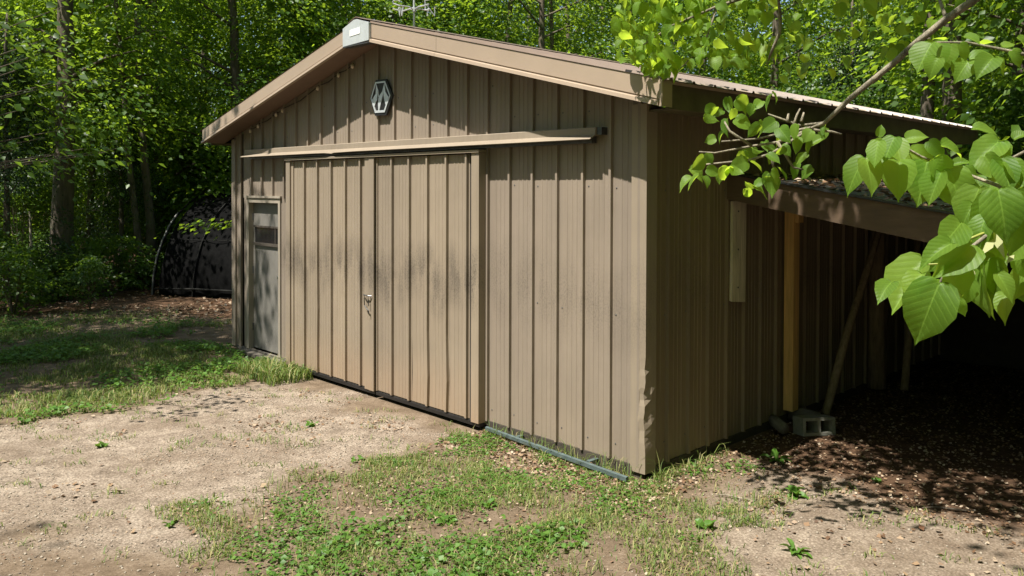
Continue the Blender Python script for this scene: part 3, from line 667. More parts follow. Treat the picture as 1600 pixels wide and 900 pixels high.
def crown_mesh(seed, h0, h1, rad, nsp, nlf, size, mat, shape='tall', spr=.75):
    r = np.random.default_rng(seed); t = r.random(nsp * 3); a = r.random(nsp * 3) * 2 * math.pi
    if shape == 'tall': t = np.where(r.random(nsp * 3) < .36, .58 + .42 * t, .58 * t)
    if shape == 'tall': pr = .55 + .45 * np.sin(np.pi * np.clip(t, 0, 1) ** .8)
    elif shape == 'dome': pr = np.sqrt(np.clip(1 - (2 * t - 1) ** 2, 0.03, 1))
    else: pr = 1 - .85 * t
    q = np.sqrt(r.random(nsp * 3)) * .9 + .1
    C = np.stack([np.cos(a) * pr * q * rad, np.sin(a) * pr * q * rad, h0 + (h1 - h0) * t], 1)
    # clumps and gaps
    g = vnoise(C[:, 0] * .75 + seed * 7.3 + C[:, 2] * .41, C[:, 1] * .75 + C[:, 2] * .62); keep = np.argsort(-g + .22 * r.random(len(g)))[:nsp]; C = C[keep]
    out = np.stack([C[:, 0], C[:, 1], 0 * C[:, 0] - (.5 if shape == 'cone' else .12) * rad], 1) + r.normal(0, .25 * rad, C.shape)
    V, Ft = spray_leaves(r, C, out, nlf, spr * (.6 + .7 * r.random(len(C))), size)
    return mesh_np('crown', V, Ft, mat), C
CROWNS = [crown_mesh(i + 1, .9, 13.5, 3.1, 400, 48, .125, M_LEAF) for i in range(5)]
CROWNS_T = [crown_mesh(i + 31, 2.5, 14, 3.0, 300, 46, .115, M_LEAF) for i in range(2)]      # higher branching
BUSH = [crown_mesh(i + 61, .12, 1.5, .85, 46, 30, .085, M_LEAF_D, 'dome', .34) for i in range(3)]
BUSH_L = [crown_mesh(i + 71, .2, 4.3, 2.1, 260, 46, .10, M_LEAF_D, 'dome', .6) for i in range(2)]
FIRS = [crown_mesh(i + 81, .5, 9, 1.9, 330, 70, .07, M_CONIFER, 'cone', .55) for i in range(1)]

def tree(name, label, x, y, dia, ht, lean=(0, 0), crown=None, cs=1.0, rot=None, group=None, bark=None, limbs=16, seed=0, zoff=0.0, cat='tree'):
    r = random.Random(seed * 13 + 5); gz = float(ground_z(x, y)); t = thing(name, label, cat, (x, y, gz), 0, group)
    pts, rad = [], []; K = 9
    for i in range(K):
        f = i / (K - 1); wob = .03 * ht * .15
        pts.append((lean[0] * f + r.uniform(-wob, wob) * (i > 0), lean[1] * f + r.uniform(-wob, wob) * (i > 0), -.1 + ht * f)); rad.append(dia / 2 * (1.25 if i == 0 else 1 - .75 * f))
    mb = MB().tube(pts, rad, 9)
    if crown is not None:
        me, C = crown; rot = r.uniform(0, 6.28) if rot is None else rot
        o = link('crown', me, t, (lean[0] * .5, lean[1] * .5, zoff)); o.rotation_euler = (0, 0, rot); o.scale = (cs, cs, cs)
        ca, sa = math.cos(rot), math.sin(rot)
        for c in C[::max(1, len(C) // limbs)]:
            e = Vector((c[0] * ca - c[1] * sa, c[0] * sa + c[1] * ca, c[2])) * cs + Vector((lean[0] * .5, lean[1] * .5, zoff))
            zz = max(.3, e.z - Vector((e.x, e.y)).length * .35); f = min(.98, zz / ht)
            s_ = Vector((lean[0] * f, lean[1] * f, zz)); mid = s_.lerp(e, .55) + Vector((0, 0, .12))
            mb.tube([s_, mid, e], [dia * .13, dia * .08, .006], 5, False)
    mb.build('trunk', bark or M_BARK, t, (0, 0, 0), True)
    return t
def at(px, depth): v = P(px, 292, depth); return v.x, v.y
sd_ = [0]
def T(name, label, px, depth, dia, top_px=None, crown=0, cs=1.0, group=None, bark=None, ht=13, src=CROWNS, zoff=0.0):
    sd_[0] += 1; x, y = at(px, depth); lean = (0, 0)
    if top_px is not None: lean = ((top_px - px) / F_PX * depth * ht / 4.6, 0)
    return tree(name, label, x, y, dia, ht, lean, src[crown % len(src)] if crown is not None else None, cs, None, group, bark, 16, sd_[0], zoff)
# trees one can tell apart by their trunks
T('maple_tree', 'thick dark trunked tree at the forest edge left of the hoop shelter', 97, 18, .5, 104, 0, 1.0, src=CROWNS_T, zoff=.6)
T('maple_tree', 'slim tree leaning left, front one of the crossing pair above the hoop shelter', 222, 19.0, .17, 196, 1, .8, src=CROWNS_T, zoff=3.2)
T('maple_tree', 'straight grey trunked tree, right one of the crossing pair', 238, 19.3, .22, 224, None, 1)
T('maple_tree', 'dark narrow upright tree between the thick trunk and the crossing pair', 143, 22, .2, 143, 2)
T('maple_tree', 'tree with pale trunk base just behind the hoop shelter left end', 256, 23, .45, 246, 3, 1.0)
T('maple_tree', 'forked dark trunk rising directly above the left roof slope', 388, 21, .34, 372, 4, 1.0)
T('maple_tree', 'dark upright tree behind the gable peak cap', 541, 23, .34, 539, 0)
T('maple_tree', 'tree close right of the peak cap and left of the weather vane', 564, 25, .32, 562, None)
T('maple_tree', 'tree behind and right of the weather vane', 706, 24.5, .26, 702, 2)
T('maple_tree', 'twin dark trunk over the middle of the right roof slope', 852, 23, .28, 849, 3)
T('maple_tree', 'slender companion trunk over the middle of the right roof slope', 866, 24, .2, 863, None)
T('maple_tree', 'thick rough barked trunk over the lean-to end of the roof', 1490, 14.6, .42, 1484, 1, .8, src=CROWNS_T, zoff=3.4)
T('maple_tree', 'shorter dark trunk just left of the thick rough barked one', 1450, 15.2, .30, 1446, None, .9)
T('maple_tree', 'tree at far right edge beyond the lean-to roof', 1590, 18, .35, 1592, 2, 1.0)
T('birch_stub', 'pale broken sapling stub left of the thick dark trunk', 52, 17.2, .12, 38, None, ht=1.9, bark=M_BARK_PALE)
T('fir_tree', 'small dark fir between thick trunk and hoop shelter', 190, 19.5, .14, 190, 0, .62, src=FIRS, ht=5.4)
T('fir_tree', 'small dark fir standing behind the right roof slope', 1330, 19, .18, 1330, 0, .8, src=FIRS, ht=7)
T('fir_tree', 'dark fir at the extreme left forest edge', 12, 16.6, .16, 12, 0, .7, src=FIRS, ht=6)
fill = [  # (px, depth) of the trees that only read as part of the wood
    ('forest tree deep in the wood left of the shed', [(-60, 21), (20, 23), (60, 29), (120, 33), (175, 30), (205, 37), (265, 31), (310, 25), (330, 34), (-40, 32), (-150, 24), (-120, 30)]),
    ('forest tree in the wood behind the shed roof', [(430, 26), (450, 34), (500, 30), (600, 32), (640, 25), (670, 31), (740, 30), (780, 25), (820, 33), (900, 28), (930, 34), (480, 22.5), (610, 22.5)]),
    ('forest tree in the wood beyond the lean-to', [(980, 24), (1040, 29), (1090, 22), (1150, 27), (1200, 21), (1260, 26), (1310, 31), (1380, 22), (1410, 28), (1540, 25), (1560, 31), (1650, 22), (1700, 27), (1620, 34)])]
for lab, L in fill:
    for i, (px, dep) in enumerate(L):
        T('maple_tree', lab, px, dep, .22 + .2 * ((px * 7 + 3) % 10) / 10, px + ((px * 13) % 21 - 10), i, .85 + .35 * ((px * 11) % 10) / 10, lab.replace('forest tree', 'forest trees'))
# shrubs and saplings along the edge of the wood
shr = [(-30, 15.5, 1.0, 'leafy sapling clump at the left picture edge'), (20, 15.0, .9, 'low broad shrub left of the thick trunk'), (62, 16.6, 1.1, 'taller shrub standing in front of the thick trunk'),
       (140, 15.6, .62, 'bright low shrub right of the thick trunk foot'), (165, 17.6, .9, 'dim shrub between thick trunk and hoop shelter'), (208, 19, 1.0, 'shrub close left of the hoop shelter'),
       (110, 17.0, .55, 'small fern like shrub at the thick trunk foot'), (235, 21.5, 1.5, 'tall shrub rising behind hoop shelter left end'), (300, 23, 2.2, 'big bright bush over the hoop shelter'), (345, 24, 2.4, 'bright bush next to the left wall behind the shelter'),
       (-90, 17, 1.4, 'large shrub outside the left picture edge'), (30, 19, 1.8, 'large dim bush deep at left')]
for i, (px, dep, s_, lab) in enumerate(shr):
    x, y = at(px, dep); t = thing('shrub', lab, 'shrub', (x, y, float(ground_z(x, y))), i * 1.3)
    me, C = BUSH[i % 3]
    if s_ > 1.45: me, C = BUSH_L[i % 2]; s_ *= .38
    o = link('foliage', me, t); o.scale = (s_ * 1.15, s_ * 1.15, s_)
    mb = MB()
    for c in C[::6]: mb.tube([(0, 0, -.05), (c[0] * .5, c[1] * .5, c[2] * .7), tuple(c)], [.015, .01, .003], 4, False)
    st = mb.build('stem', M_BARK, t); st.scale = (s_, s_, s_)
# bushes seen over the lean-to, right
for i, (px, dep, s_, lab) in enumerate([(1340, 17.5, 2.6, 'dark bush behind the right roof edge'), (1420, 18.5, 2.3, 'dense bush beyond the lean-to under the two trunks'), (1520, 17.6, 2.2, 'bush at the corner of the lean-to roof'), (1590, 15.5, 2.6, 'light green bush at the far right beyond the lean-to'), (1240, 19, 2.8, 'tall bush over the middle of the eave'),
                                         (1120, 20, 2.8, 'tall bush showing over the near eave corner'), (780, 20.5, 3.0, 'dark bush behind the right roof slope'), (900, 20, 2.8, 'green bush behind the roof near the linden leaves')]):
    x, y = at(px, dep); t = thing('shrub', lab, 'shrub', (x, y, float(ground_z(x, y))), i * 2.1)
    me, C = BUSH_L[i % 2]; s_ *= .38; o = link('foliage', me, t); o.scale = (s_ * 1.1, s_ * 1.1, s_)
    mb = MB()
    for c in C[::6]: mb.tube([(0, 0, -.05), (c[0] * .5, c[1] * .5, c[2] * .7), tuple(c)], [.015, .01, .003], 4, False)
    st = mb.build('stem', M_BARK, t); st.scale = (s_, s_, s_)
# the far wood that closes the view
r = np.random.default_rng(5); k = 4200; aa = np.where(np.arange(k) < 2700, r.uniform(math.radians(40), math.radians(140), k), r.uniform(math.radians(140), math.radians(400), k)); dd = np.where(np.arange(k) < 2700, r.uniform(40, 58, k), r.uniform(24, 40, k))
C = np.stack([np.cos(aa) * dd, np.sin(aa) * dd, r.uniform(0, 1, k) ** .8 * 20], 1)
V, Ft = spray_leaves(r, C, np.stack([-np.cos(aa), -np.sin(aa), 0 * aa], 1), 80, 2.0 + r.random(k), .34, .3, 1.6, .4)
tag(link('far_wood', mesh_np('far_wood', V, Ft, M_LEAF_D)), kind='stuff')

for i, (x, y) in enumerate([(-9, -1), (-12, 3), (-6.5, -5), (-2, -6), (2.5, -6.5), (6.5, -4), (8.5, -.5), (10, 3.5), (10.5, 7.5), (11, 11.5), (12.5, 15), (-10, -7), (-4, -10), (1, -10.5), (7, -9), (12, -4), (14, 2), (15, 8), (-15, -2), (-16, 5), (3, -4.2), (6, -7), (9.3, -3.2), (10, 1.5), (12.5, 6), (13, 9.8), (10, 14), (8.2, 4.8)]):
    tree('maple_tree', 'tree out of the picture in the wood around the clearing', x, y, .35, 13, (.3, .2), CROWNS[i % 5], 1.05 if x < 2 else 1.3, i * 1.1, 'trees around the clearing', None, 10, 300 + i)
# ---- the maple at the left whose crown shades the yard
r = np.random.default_rng(12)
sx, sy = -10.4, 9.5
shade = crown_mesh(101, 5.6, 12.5, 3.6, 300, 60, .13, M_LEAF, 'dome', .8)
tm = tree('maple_tree', 'tall maple at the left whose lower leafy sprays enter the frame', sx, sy, .45, 12, (1.0, .6), shade, 1.0, .4, None, None, 26, 77)
# its low sprays in view at the upper left
lc = [P(px, py, dep) for px, py, dep in [(10, 60, 7.5), (45, 30, 7.8), (25, 110, 7.6), (60, 85, 8.0), (5, 150, 7.4), (90, 55, 8.6), (40, 170, 9.0), (70, 215, 9.2), (100, 240, 9.4), (135, 232, 9.6), (165, 238, 9.8), (20, 235, 9.0), (110, 200, 9.6), (140, 120, 10), (80, 130, 9), (10, 10, 7.6), (100, 10, 8.5), (185, 232, 10.2), (60, 250, 9.4)]]
C = np.array([tuple(v) for v in lc]) - np.array([sx, sy, float(ground_z(sx, sy))])
V, Ft = spray_leaves(r, C, np.tile([[1.0, .25, -.1]], (len(C), 1)), 16, np.full(len(C), .42), .10, .3, .5, .22)
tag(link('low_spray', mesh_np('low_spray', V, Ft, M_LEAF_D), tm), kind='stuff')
mb = MB()
for i, c in enumerate(C): mb.tube([(.3 + c[0] * .12, .3, max(2.2, c[2] - .4)), tuple(Vector(c) * .6 + Vector((0, 0, .3 + .16 * c[2]))), tuple(c)], [.02, .012, .004], 5, False)
mb.build('low_branch', M_BARK, tm)
# a second crown further along keeps the back yard in shade
shade2 = crown_mesh(103, 5.5, 12.0, 3.4, 170, 60, .13, M_LEAF, 'dome', .8)
tree('maple_tree', 'maple standing out of frame at left beside the forest edge', -13.2, 12.6, .4, 12, (1.0, .3), shade2, 1.0, 1.9, None, None, 20, 78)
shade3 = crown_mesh(107, 6.5, 12.0, 2.3, 120, 60, .13, M_LEAF, 'dome', .8)
tree('maple_tree', 'young maple out of frame at left whose crown dapples the service door', -9.2, 8.6, .26, 11, (.6, .3), shade3, 1.0, 2.7, None, None, 14, 79)
# maple twig hanging before the shelter
tw = P(372, 345, 14.0); gx_, gy_ = tw.x + .4, tw.y + .3
ts = thing('maple_sapling', 'thin sapling with one leafy twig hanging before the black hoop shelter', 'sapling', (gx_, gy_, float(ground_z(gx_, gy_))))
mb = MB(); zt = tw.z
mb.tube([(0, 0, -.05), (.02, .03, .9), (-.05, 0, zt - .15), (-.4, -.3, zt + .02), (-1.15, -.35, zt - .06)], [.016, .014, .01, .006, .003], 6); mb.build('stem', M_BARK, ts)
r = np.random.default_rng(3); C = np.stack([np.linspace(-.35, -1.25, 9), np.full(9, -.33), zt + np.array([.05, .03, 0, -.02, .02, .03, 0, -.03, -.05])], 1)
V, Ft = spray_leaves(r, C, np.tile([[-1.0, -.2, -.2]], (9, 1)), 7, np.full(9, .16), .13, .5, .3, .3)
link('foliage', mesh_np('foliage', V, Ft, M_LEAF), ts)

# ------------------------------------------------------------------ linden with big single leaves
def linden_leaf(seed):
    rr = random.Random(seed)
    rows = [(-.06, .0), (-.10, .19), (-.05, .36), (.09, .46), (.24, .525), (.42, .525), (.57, .47), (.70, .375), (.81, .255), (.90, .13), (.97, .05), (1.05, .006)]
    fold = rr.uniform(.08, .5); droop = rr.uniform(.1, .55); twist = rr.uniform(-.4, .4); wav = rr.uniform(.015, .05); ph = rr.uniform(0, 6)
    vs, uv, fs = [], [], []; cols = (-1, -.62, -.3, 0, .3, .62, 1)
    for i, (y, hw) in enumerate(rows):
        for c in cols:
            s = (1 + (.035 if i % 2 else -.03) * (abs(c) == 1)); x = hw * c * s
            yy = y if abs(c) > .5 else (y * .5 + .0 if y < .08 else y) ; yy = max(yy, 0) if c == 0 and y < .1 else yy
            if c == 0 and i < 3: yy = .012 * i
            z = fold * abs(x) - droop * yy * abs(yy) + twist * x * yy + wav * math.sin(9 * yy + ph + 3 * c) * abs(c)
            vs.append((x, yy, z)); uv.append((x, yy))
    k = len(cols)
    for i in range(len(rows) - 1):
        for j in range(k - 1): fs.append((i * k + j, i * k + j + 1, (i + 1) * k + j + 1, (i + 1) * k + j))
    me = bpy.data.meshes.new('leaf'); me.from_pydata(vs, [], fs); ul = me.uv_layers.new(name='UVMap')
    for lp in me.loops: ul.data[lp.index].uv = uv[lp.vertex_index]
    me.polygons.foreach_set('use_smooth', np.ones(len(me.polygons), bool)); me.materials.append(M_LINDEN); return me
LV = [linden_leaf(i) for i in range(16)]
LX, LY = 5.3, 3.9; LZ = float(ground_z(LX, LY)); LO = Vector((LX, LY, LZ))
lin = thing('linden_tree', 'linden tree with big heart shaped leaves hanging in at the right', 'tree', LO)
CAMP = Vector((0, 0, CAM_H)); lr = random.Random(21)
def put_leaf(base, tip, upw=.45, jit_=.25, wd=None):
    d = tip - base; L = d.length; d.normalize()
    nrm = ((CAMP - base).normalized() * (1 - upw) + Vector((0, 0, 1)) * upw + SUN * .25 + Vector((lr.gauss(0, jit_), lr.gauss(0, jit_), lr.gauss(0, jit_))))
    nrm = (nrm - d * nrm.dot(d)).normalized(); s_ = d.cross(nrm)
    o = link('leaf', lr.choice(LV), lin); m_ = Matrix((s_, d, nrm)).transposed().to_4x4(); wd = wd or lr.uniform(.82, 1.04)
    o.matrix_local = Matrix.Translation(base - LO) @ m_ @ Matrix.Diagonal((L * wd, L, L, 1))
    return o
near = [(1440, 430, 1415, 470), (1455, 470, 1440, 515), (1480, 455, 1470, 505), (1535, 440, 1545, 482), (1560, 430, 1590, 470), (1515, 440, 1510, 485), (1500, 350, 1475, 385), (1540, 340, 1520, 385), (1575, 310, 1550, 355), (1600, 365, 1580, 410), (1480, 395, 1455, 425), (1575, 460, 1560, 497), (1520, 320, 1500, 352), (1555, 395, 1540, 440), (1595, 440, 1602, 480), (1484, 382, 1435, 406), (1445, 412, 1385, 490), (1466, 446, 1426, 540), (1392, 442, 1370, 461), (1420, 442, 1426, 486), (1491, 415, 1502, 474), (1530, 404, 1552, 500), (1545, 410, 1578, 470), (1532, 415, 1521, 497),
        (1478, 415, 1512, 467), (1557, 352, 1496, 392), (1529, 297, 1496, 366), (1560, 300, 1578, 378), (1582, 332, 1592, 408), (1545, 312, 1528, 366), (1594, 345, 1612, 405), (1592, 398, 1606, 442), (1497, 468, 1507, 498), (1515, 385, 1470, 430), (1590, 300, 1620, 350), (1570, 365, 1548, 420), (1470, 440, 1490, 500), (1600, 420, 1585, 470)]
midr = [(1350, 250, 1320, 288), (1354, 251, 1368, 296), (1372, 222, 1365, 258), (1397, 216, 1380, 250), (1399, 220, 1409, 252), (1405, 255, 1403, 302), (1372, 212, 1378, 195), (1417, 217, 1448, 210), (1472, 227, 1511, 237), (1452, 222, 1474, 244), (1425, 240, 1477, 257), (1447, 257, 1436, 318), (1470, 272, 1449, 318), (1425, 262, 1435, 298), (1485, 267, 1498, 324), (1517, 277, 1500, 326),
        (1559, 222, 1520, 257), (1560, 225, 1573, 249), (1585, 217, 1606, 203), (1522, 200, 1561, 204), (1490, 257, 1514, 248), (1507, 264, 1532, 271), (1565, 250, 1581, 297), (1540, 283, 1548, 312), (1525, 278, 1538, 302), (1597, 270, 1580, 299), (1380, 240, 1365, 270), (1410, 245, 1440, 270), (1460, 250, 1485, 285), (1540, 245, 1560, 280), (1575, 255, 1605, 285), (1385, 225, 1360, 240), (1500, 290, 1525, 330)]
top = [(1455, 70, 1431, 108), (1460, 67, 1476, 97), (1480, 72, 1478, 102), (1465, 92, 1450, 117), (1500, 70, 1516, 93), (1507, 57, 1532, 62), (1517, 92, 1557, 84), (1532, 71, 1553, 64), (1555, 92, 1579, 108), (1567, 72, 1586, 67), (1582, 80, 1601, 101), (1512, 97, 1494, 121), (1550, 92, 1530, 111), (1475, 62, 1458, 58), (1590, 60, 1612, 75)]
for (a, b_, c_, d_) in near:
    dep = lr.uniform(1.85, 2.2); put_leaf(P(a, b_, dep), P(a, b_, dep).lerp(P(c_, d_, dep - lr.uniform(.0, .05)), .9), .38, .38, lr.uniform(.60, .84))
for (a, b_, c_, d_) in midr:
    dep = lr.uniform(2.75, 3.05); put_leaf(P(a, b_, dep), P(c_, d_, dep - lr.uniform(0, .06)), .42, .3, lr.uniform(.68, .95))
for (a, b_, c_, d_) in top:
    dep = lr.uniform(3.0, 3.3); put_leaf(P(a, b_, dep), P(c_, d_, dep - lr.uniform(0, .06)), .5)
clus = [(430, 90), (500, 90), (560, 50), (640, 70), (700, 90), (660, 50), (740, 40), (850, 15), (800, 30), (440, 150), (520, 200), (490, 250), (425, 265), (640, 180), (590, 130), (760, 200), (700, 220), (800, 200), (860, 240), (780, 300), (820, 330), (720, 340), (700, 370), (730, 440), (800, 400), (830, 390), (650, 380), (620, 420), (590, 460), (520, 500), (490, 490), (430, 530), (470, 470), (540, 460), (360, 420), (350, 480), (320, 530), (285, 550), (435, 390), (880, 350), (920, 330), (980, 310), (1000, 380), (1060, 310), (1090, 300), (1160, 250), (1150, 220), (960, 230), (1000, 240), (1040, 240), (900, 220), (960, 470), (1040, 470), (890, 490), (740, 550), (780, 520), (830, 560), (700, 560), (850, 510), (690, 600), (770, 580)]
def hang(c, L, dep, spread=.9):
    d = Vector((lr.gauss(0, spread * 1.3), lr.gauss(-.2, .7), -.9)).normalized(); base = c - d * L * .5; put_leaf(base, base + d * L, .45, .6, lr.uniform(.6, 1.0))
for cx, cy in clus:
    dep = 5.25 + lr.uniform(-.3, .35); hang(P(1000 + cx / 4 + lr.uniform(-3, 3), 150 + cy / 4 + lr.uniform(-3, 3), dep), lr.uniform(.07, .115), dep)
n_up = 0
while n_up < 112:
    x, y = lr.uniform(968, 1185), lr.uniform(-40, 122)
    if y > 118 - .55 * max(0, 1010 - x) or (x > 1110 and lr.random() < .55) or vnoise(x / 28., y / 28.) < .3: continue
    if y > 105 and x > 1060: continue
    dep = lr.uniform(5.3, 6.3); hang(P(x, y, dep), lr.uniform(.065, .11), dep, .7); n_up += 1
n_up = 0
while n_up < 40:
    x, y = lr.uniform(1185, 1420), lr.uniform(-30, 130)
    if vnoise(x / 40. + 9, y / 40.) < .42: continue
    dep = lr.uniform(6.5, 8.0); hang(P(x, y, dep), lr.uniform(.09, .13), dep, .8); n_up += 1
def leaf_mass(n, fx, name='leaf_mass'):
    vs, fs, uvs = [], [], []; cnt = 0
    while cnt < n:
        q_ = fx()
        if q_ is None: continue
        c, L = q_; d = Vector((lr.gauss(0, .7), lr.gauss(-.2, .4), -1.0)).normalized(); nrm = Vector((lr.gauss(0, .5), lr.gauss(-.4, .5), .7 + lr.random()))
        nrm = (nrm - d * nrm.dot(d)).normalized(); s_ = d.cross(nrm); me = lr.choice(LV); o_ = len(vs)
        for v in me.vertices: vs.append(c - LO + (s_ * v.co.x + d * (v.co.y - .5) + nrm * v.co.z) * L); uvs.append((v.co.x, v.co.y))
        for p_ in me.polygons: fs.append([o_ + i for i in p_.vertices])
        cnt += 1
    me = bpy.data.meshes.new(name); me.from_pydata(vs, [], fs); ul = me.uv_layers.new(name='UVMap')
    vi = np.zeros(len(me.loops), np.int32); me.loops.foreach_get('vertex_index', vi); ul.data.foreach_set('uv', np.array(uvs, np.float32)[vi].ravel())
    me.materials.append(M_LINDEN2); tag(link(name, me, lin), kind='stuff')
def up1():
    x, y = lr.uniform(962, 1200), lr.uniform(-60, 122)
    if y > 116 - .6 * max(0, 1010 - x) or (x > 1105 and lr.random() < .6) or vnoise(x / 28., y / 28.) < .28 or (y > 104 and x > 1060): return None
    return P(x, y, lr.uniform(5.4, 6.6)), lr.uniform(.06, .10)
leaf_mass(230, up1)
def up2():
    x, y = lr.uniform(1180, 1480), lr.uniform(-40, 120)
    if vnoise(x / 40. + 9, y / 40.) < .45: return None
    return P(x, y, lr.uniform(6.5, 8.2)), lr.uniform(.08, .12)
leaf_mass(60, up2)
# wood of the linden
def wood(name, mat, pts, rad, sides=7): return MB().tube([Vector(p) - LO for p in pts], rad, sides).build(name, mat, lin, (0, 0, 0), True)
wood('trunk', M_BARK, [(LX, LY, LZ - .1), (LX + .05, LY, 2.5), (LX - .1, LY + .1, 5), (LX - .3, LY + .3, 8)], [.2, .16, .12, .06], 10)
wood('branch', M_TWIG, [(LX - .1, LY + .1, 5.0), (3.9, 4.3, 4.4), P(1560, -30, 4.65), P(1515, 5, 4.7), P(1478, 30, 4.75), P(1430, 68, 4.85), P(1398, 97, 4.9), P(1330, 152, 5.05), P(1288, 192, 5.15), P(1268, 200, 5.2)], [.07, .055, .028, .024, .022, .02, .019, .017, .013, .009])
for pts in ([(1288, 192), (1250, 196), (1225, 187), (1200, 178)], [(1270, 199), (1235, 205), (1182, 217), (1127, 221)], [(1262, 203), (1215, 222), (1175, 228), (1117, 239), (1092, 237)], [(1255, 208), (1205, 240), (1170, 250), (1102, 257), (1098, 266)],
            [(1240, 196), (1245, 180), (1250, 170)], [(1205, 238), (1208, 258), (1212, 268)], [(1175, 228), (1140, 205), (1132, 190)], [(1230, 190), (1232, 178)], [(1252, 190), (1256, 176)], [(1260, 202), (1300, 206), (1315, 210)], [(1215, 222), (1240, 262), (1255, 265)]):
    wood('twig', M_TWIG, [P(a, b_, 5.22 + .02 * i) for i, (a, b_) in enumerate(pts)], [.011 * (1 - .75 * i / len(pts)) for i in range(len(pts))], 5)
wood('branch', M_TWIG, [P(1478, 30, 4.75), P(1472, 10, 4.8), P(1465, -10, 4.9)], [.012, .01, .008], 5)
wood('branch', M_TWIG, [(LX - .1, LY + .1, 4.6), (3.6, 5.0, 4.3), P(1215, -20, 6.0), P(1219, 30, 6.1), P(1218, 52, 6.1), P(1208, 75, 6.15), P(1198, 100, 6.2)], [.06, .04, .018, .015, .013, .011, .008])
wood('branch', M_TWIG, [P(1215, -20, 6.0), P(1120, 10, 5.9), P(1050, 40, 5.8), P(1005, 70, 5.8)], [.014, .011, .008, .004], 5)
wood('branch', M_TWIG, [P(1120, 10, 5.9), P(1100, 70, 5.9), P(1060, 110, 5.9)], [.01, .007, .004], 5)
wood('branch', M_TWIG, [(LX, LY, 2.6), (3.4, 3.3, 2.75), (2.2, 2.75, 2.6), P(1600, 335, 2.25), P(1562, 352, 2.05), P(1510, 392, 2.0), P(1481, 416, 1.98), P(1467, 446, 1.97)], [.05, .03, .018, .008, .005, .0042, .0038, .003])
wood('twig', M_STEM, [P(1562, 354, 2.05), P(1530, 367, 2.03), P(1503, 378, 2.02)], [.004, .0035, .003], 5)
wood('twig', M_STEM, [P(1510, 392, 2.0), P(1480, 412, 1.99), P(1449, 413, 1.97)], [.003, .0028, .002], 5)
wood('twig', M_TWIG, [P(1605, 320, 2.7), P(1560, 290, 2.8), P(1500, 268, 2.9), P(1440, 245, 2.92), P(1400, 222, 2.93), P(1350, 250, 2.9)], [.009, .007, .006, .0045, .0035, .002], 5)
wood('twig', M_TWIG, [P(1625, 90, 3.1), P(1560, 76, 3.15), P(1510, 66, 3.18), P(1462, 66, 3.2)], [.008, .006, .005, .003], 5)
wood('twig', M_TWIG, [P(1605, 235, 2.8), P(1585, 245, 2.85), P(1550, 262, 2.88)], [.006, .005, .003], 5)
for (a, b_, c_, d_) in [(1552, 360, 1571, 406), (1555, 372, 1532, 400), (1585, 398, 1572, 412), (1500, 430, 1512, 436)]:
    base, tip = P(a, b_, 2.03), P(c_, d_, 2.0); d = tip - base; s_ = d.cross(CAMP - base).normalized() * d.length * .13
    MB().add([base - LO, base + d * .4 + s_ - LO, tip - LO, base + d * .4 - s_ - LO], [(0, 1, 2, 3)]).build('bract', M_BRACT, lin)
bud = MB()
for i in range(16):
    c = P(1513 + lr.uniform(-9, 9), 431 + lr.uniform(-5, 5), 1.99) - LO; bud.tube([c, c + Vector((0, 0, .007))], [.004, .0025], 5)
tag(bud.build('flower_bud', M_BRACT, lin), kind='stuff')
# upper crown above the frame, which throws the leafy shade at the right
r = np.random.default_rng(44); k = 200; xl = r.uniform(.55, 5.0, k); zc = r.uniform(4.9, 7.6, k); lo_ = np.where(xl < 1.6, 1.75, np.where(xl < 2.5, 1.5, .8))
yl = lo_ + (4.4 - lo_) * r.random(k) + .25 * np.sin(xl * 5) - .49 * zc
C = np.array([tuple(LW(a, b_, c_)) for a, b_, c_ in zip(xl, yl, zc)])
C2 = np.stack([r.normal(5.8, 1.0, 60), r.normal(4.0, .9, 60), r.uniform(5, 9, 60)], 1); C = np.concatenate([C, C2]) - np.array(LO)
V, Ft = spray_leaves(r, C, np.stack([C[:, 0], C[:, 1], 0 * C[:, 0] - .2], 1) + r.normal(0, .3, C.shape), 32, np.full(len(C), .5), .13, .3, .5, .2)
tag(link('crown', mesh_np('crown', V, Ft, M_LEAF), lin), kind='stuff')

# ------------------------------------------------------------------ ground cover
def scatter(n, x0, x1, y0, y1, seed):
    r = np.random.default_rng(seed); x = r.uniform(x0, x1, n); y = r.uniform(y0, y1, n); return r, x, y
def not_building(x, y, m=.0):
    lx, ly = to_local(x, y); return ~((lx > -7.34 - m) & (lx < .03 + m) & (ly > -.03 - m) & (ly < 6.9))
def blades(r, x, y, h, wd=.0045, bend=.5):
    k = len(x); z = ground_z(x, y) - .004; a = r.uniform(0, 2 * math.pi, k); d = np.stack([np.cos(a), np.sin(a), 0 * a], 1); s_ = np.stack([-np.sin(a), np.cos(a), 0 * a], 1)
    b0 = np.stack([x, y, z], 1); bd = bend * r.uniform(.3, 1.5, k)[:, None]; hh_ = h[:, None]; up = np.array([[0, 0, 1.0]])
    w_ = wd * (.7 + .6 * r.random(k))[:, None]
    p0, p1 = b0 - s_ * w_, b0 + s_ * w_; m_ = b0 + up * hh_ * .6 + d * hh_ * bd * .35; p2, p3 = m_ - s_ * w_ * .8, m_ + s_ * w_ * .8; p4 = b0 + up * hh_ * (.95 - .25 * bd) + d * hh_ * bd
    V = np.stack([p0, p1, p2, p3, p4], 1).reshape(-1, 3); i = np.arange(k)[:, None] * 5
    return V, np.concatenate([i + np.array([[0, 1, 3]]), i + np.array([[0, 3, 2]]), i + np.array([[2, 3, 4]])], 1).reshape(-1, 3)
def merge(L):
    Vs, Fs, o = [], [], 0
    for V, Fm in L: Vs.append(V); Fs.append(Fm + o); o += len(V)
    return np.concatenate(Vs), np.concatenate(Fs)
gl = []
r, x, y = scatter(150000, -2.8, 2.4, 3.4, 8.2, 1)
